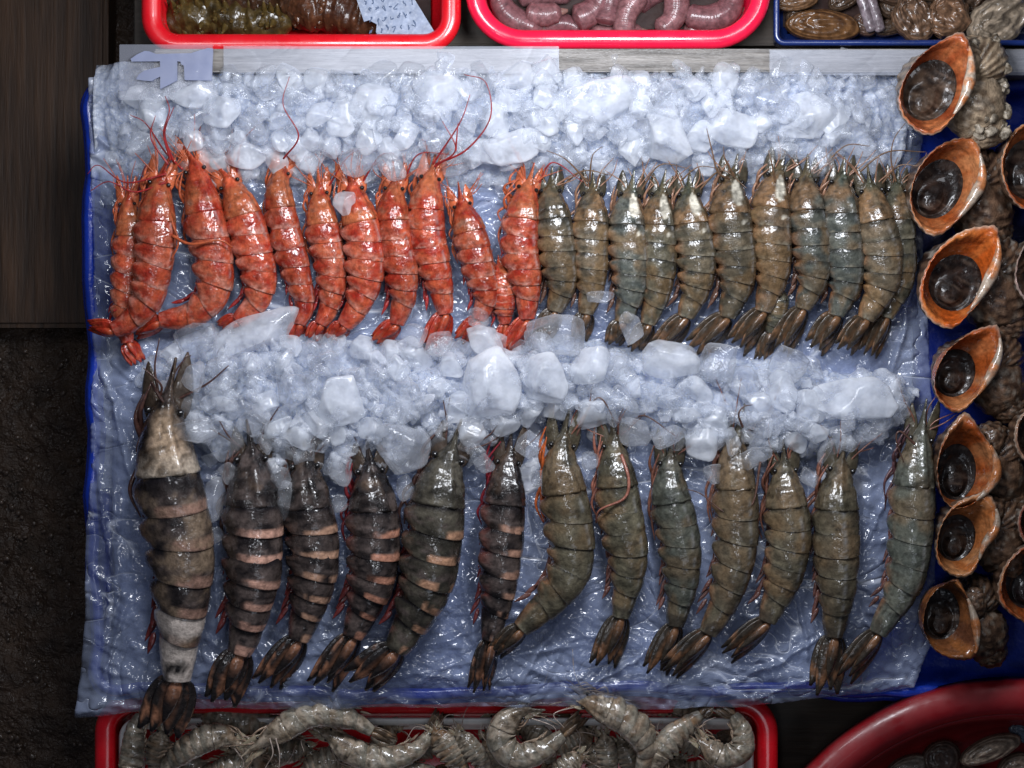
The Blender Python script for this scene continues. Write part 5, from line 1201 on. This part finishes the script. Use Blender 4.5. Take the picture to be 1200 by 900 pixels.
GZ = -420
o = box('wood_plank', -70, 126, -500, 384, GZ, GZ+60, M['post'], None, 6, 1.0)
k = kz(GZ+60); o.location = ((28-600)*PX*k, (450+58)*PX*k-.0, GZ*PX); o.scale = (k, k, 1)
tag(o, 'dark weathered wooden plank lying on the ground beside the stall', 'plank')
o = box('wood_plank', -300, -76, -500, 400, GZ, GZ+50, M['post'], None, 6, 1.0)
o.location = ((-188-600)*PX*k, (450+50)*PX*k, GZ*PX); o.scale = (k, k, 1)
tag(o, 'second dark plank, just a sliver at the frame edge', 'plank')
X, Y = np.meshgrid(np.linspace(-2500, 3700, 300), np.linspace(-2000, 2900, 260))
fine = np.abs(fbm(X*.03, Y*.03, 90, 4)-.5)
o = mesh_obj('ground', np.c_[X.ravel(), Y.ravel(), (GZ-14+22*fbm(X*.02, Y*.02, 91, 4)).ravel()], grid_faces(260, 300, False), M['ground'], None, None, True, (600, 450, GZ), 1.0)
o['kind'] = 'structure'
R = np.random.RandomState(5); parts = []
for i in range(1500):
    x, y = R.uniform(-260, 130), R.uniform(400, 1050); s = R.uniform(1.2, 3.6)*R.uniform(.5, 1.7)
    v, f = chunk(R, 2, 6, .6, .9, (s, s*R.uniform(.6, 1), s*.6)); parts.append((v+np.array([x, y, GZ-2+s*.2]), f))
V, F = merge(parts); o = mesh_obj('pebbles', V, F, M['pebble'], None, None, True, (0, 700, GZ), 1.0); o['kind'] = 'stuff'; o['label'] = 'small wet stones on the dark ground'
t = thing('stall_table', 'dark wooden stall table under the trays', 'table', 760, 450, GZ, k=1)
box('table_top', 128, 1500, -420, 1500, -170, -150, M['table'], t)
for (a, b, c, d, z1, z0) in ((150, 1480, 60, 1440, 0, 0),): pass
for x in (170, 1440):
    for y in (-380, 1440): box('leg', x, x+40, y, y+40, GZ+2, -171, M['table'], t)
o = box('riser_block', 150, 1300, -400, 46, -149, -42, M['table'], None, 2, 1.0); tag(o, 'dark wooden step raising the baskets behind the rail', 'riser')
o = box('riser_block', 140, 1300, 90, 800, -149, -62, M['table'], None, 2, 1.0); tag(o, 'dark wooden step raising the blue tray', 'riser')
o = box('riser_block', 150, 880, 842, 1000, -149, -116, M['table'], None, 2, 1.0); tag(o, 'dark wooden step under the red shrimp tray', 'riser')

# ------------------------------------------------------------------ camera, light
cam = bpy.data.cameras.new('camera'); co = bpy.data.objects.new('camera', cam); C.objects.link(co)
co.location = (0, 0, CAMH*PX); cam.sensor_width = 36
cam.lens = 36*CAMH/1200.; cam.clip_start = .05; cam.clip_end = 50
bpy.context.scene.camera = co
def area(name, px, py, z, sx, sy, power, col, target):
    l = bpy.data.lights.new(name, 'AREA'); l.shape = 'RECTANGLE'; l.size = sx; l.size_y = sy; l.energy = power; l.color = col
    o = bpy.data.objects.new(name, l); C.objects.link(o)
    o.location = ((px-600)*PX, (450-py)*PX, z*PX)
    d = Vector(((target[0]-600)*PX, (450-target[1])*PX, 0))-o.location
    o.rotation_euler = d.to_track_quat('-Z', 'Y').to_euler(); return o
def bulb(px, py, z, power, rad, col=(1, .97, .95)):
    l = bpy.data.lights.new('stall_and_glint_bulb', 'POINT'); l.energy = power; l.shadow_soft_size = rad; l.color = col
    o = bpy.data.objects.new('stall_and_glint_bulb', l); C.objects.link(o); o.location = ((px-600)*PX, (450-py)*PX, z*PX)
cool = (.90, .93, 1)
bulb(760, 40, 640, 8.4, .07, cool); bulb(400, -20, 720, 5.0, .065, cool); bulb(1050, -60, 800, 2.1, .07, cool); bulb(90, 40, 900, 1.4, .06, cool)
bulb(640, 730, 1500, 1.7, .045, cool); bulb(120, 560, 1400, 1.3, .04, cool)  # two unseen small lamps, added for glints on the lower row
area('fill_lamp', 900, 1300, 1900,   .5, .2, .7, (.80, .87, 1), (600, 500))  # weak unseen fill light, added above the front side
w = bpy.data.worlds.new('World'); bpy.context.scene.world = w; w.use_nodes = True
w.node_tree.nodes['Background'].inputs[0].default_value = (.55, .65, 1, 1); w.node_tree.nodes['Background'].inputs[1].default_value = .04
sc = bpy.context.scene
sc.view_settings.view_transform = 'Standard'; sc.view_settings.look = 'None'; sc.view_settings.exposure = 0; sc.view_settings.gamma = 1
sc.render.engine = 'CYCLES'
cy = sc.cycles
cy.use_denoising = True; cy.max_bounces = 14; cy.transmission_bounces = 8; cy.transparent_max_bounces = 20; cy.diffuse_bounces = 6; cy.glossy_bounces = 4
cy.caustics_reflective = False; cy.caustics_refractive = True; cy.blur_glossy = .6; cy.sample_clamp_indirect = 3.0; cy.sample_clamp_direct = 12
finish()
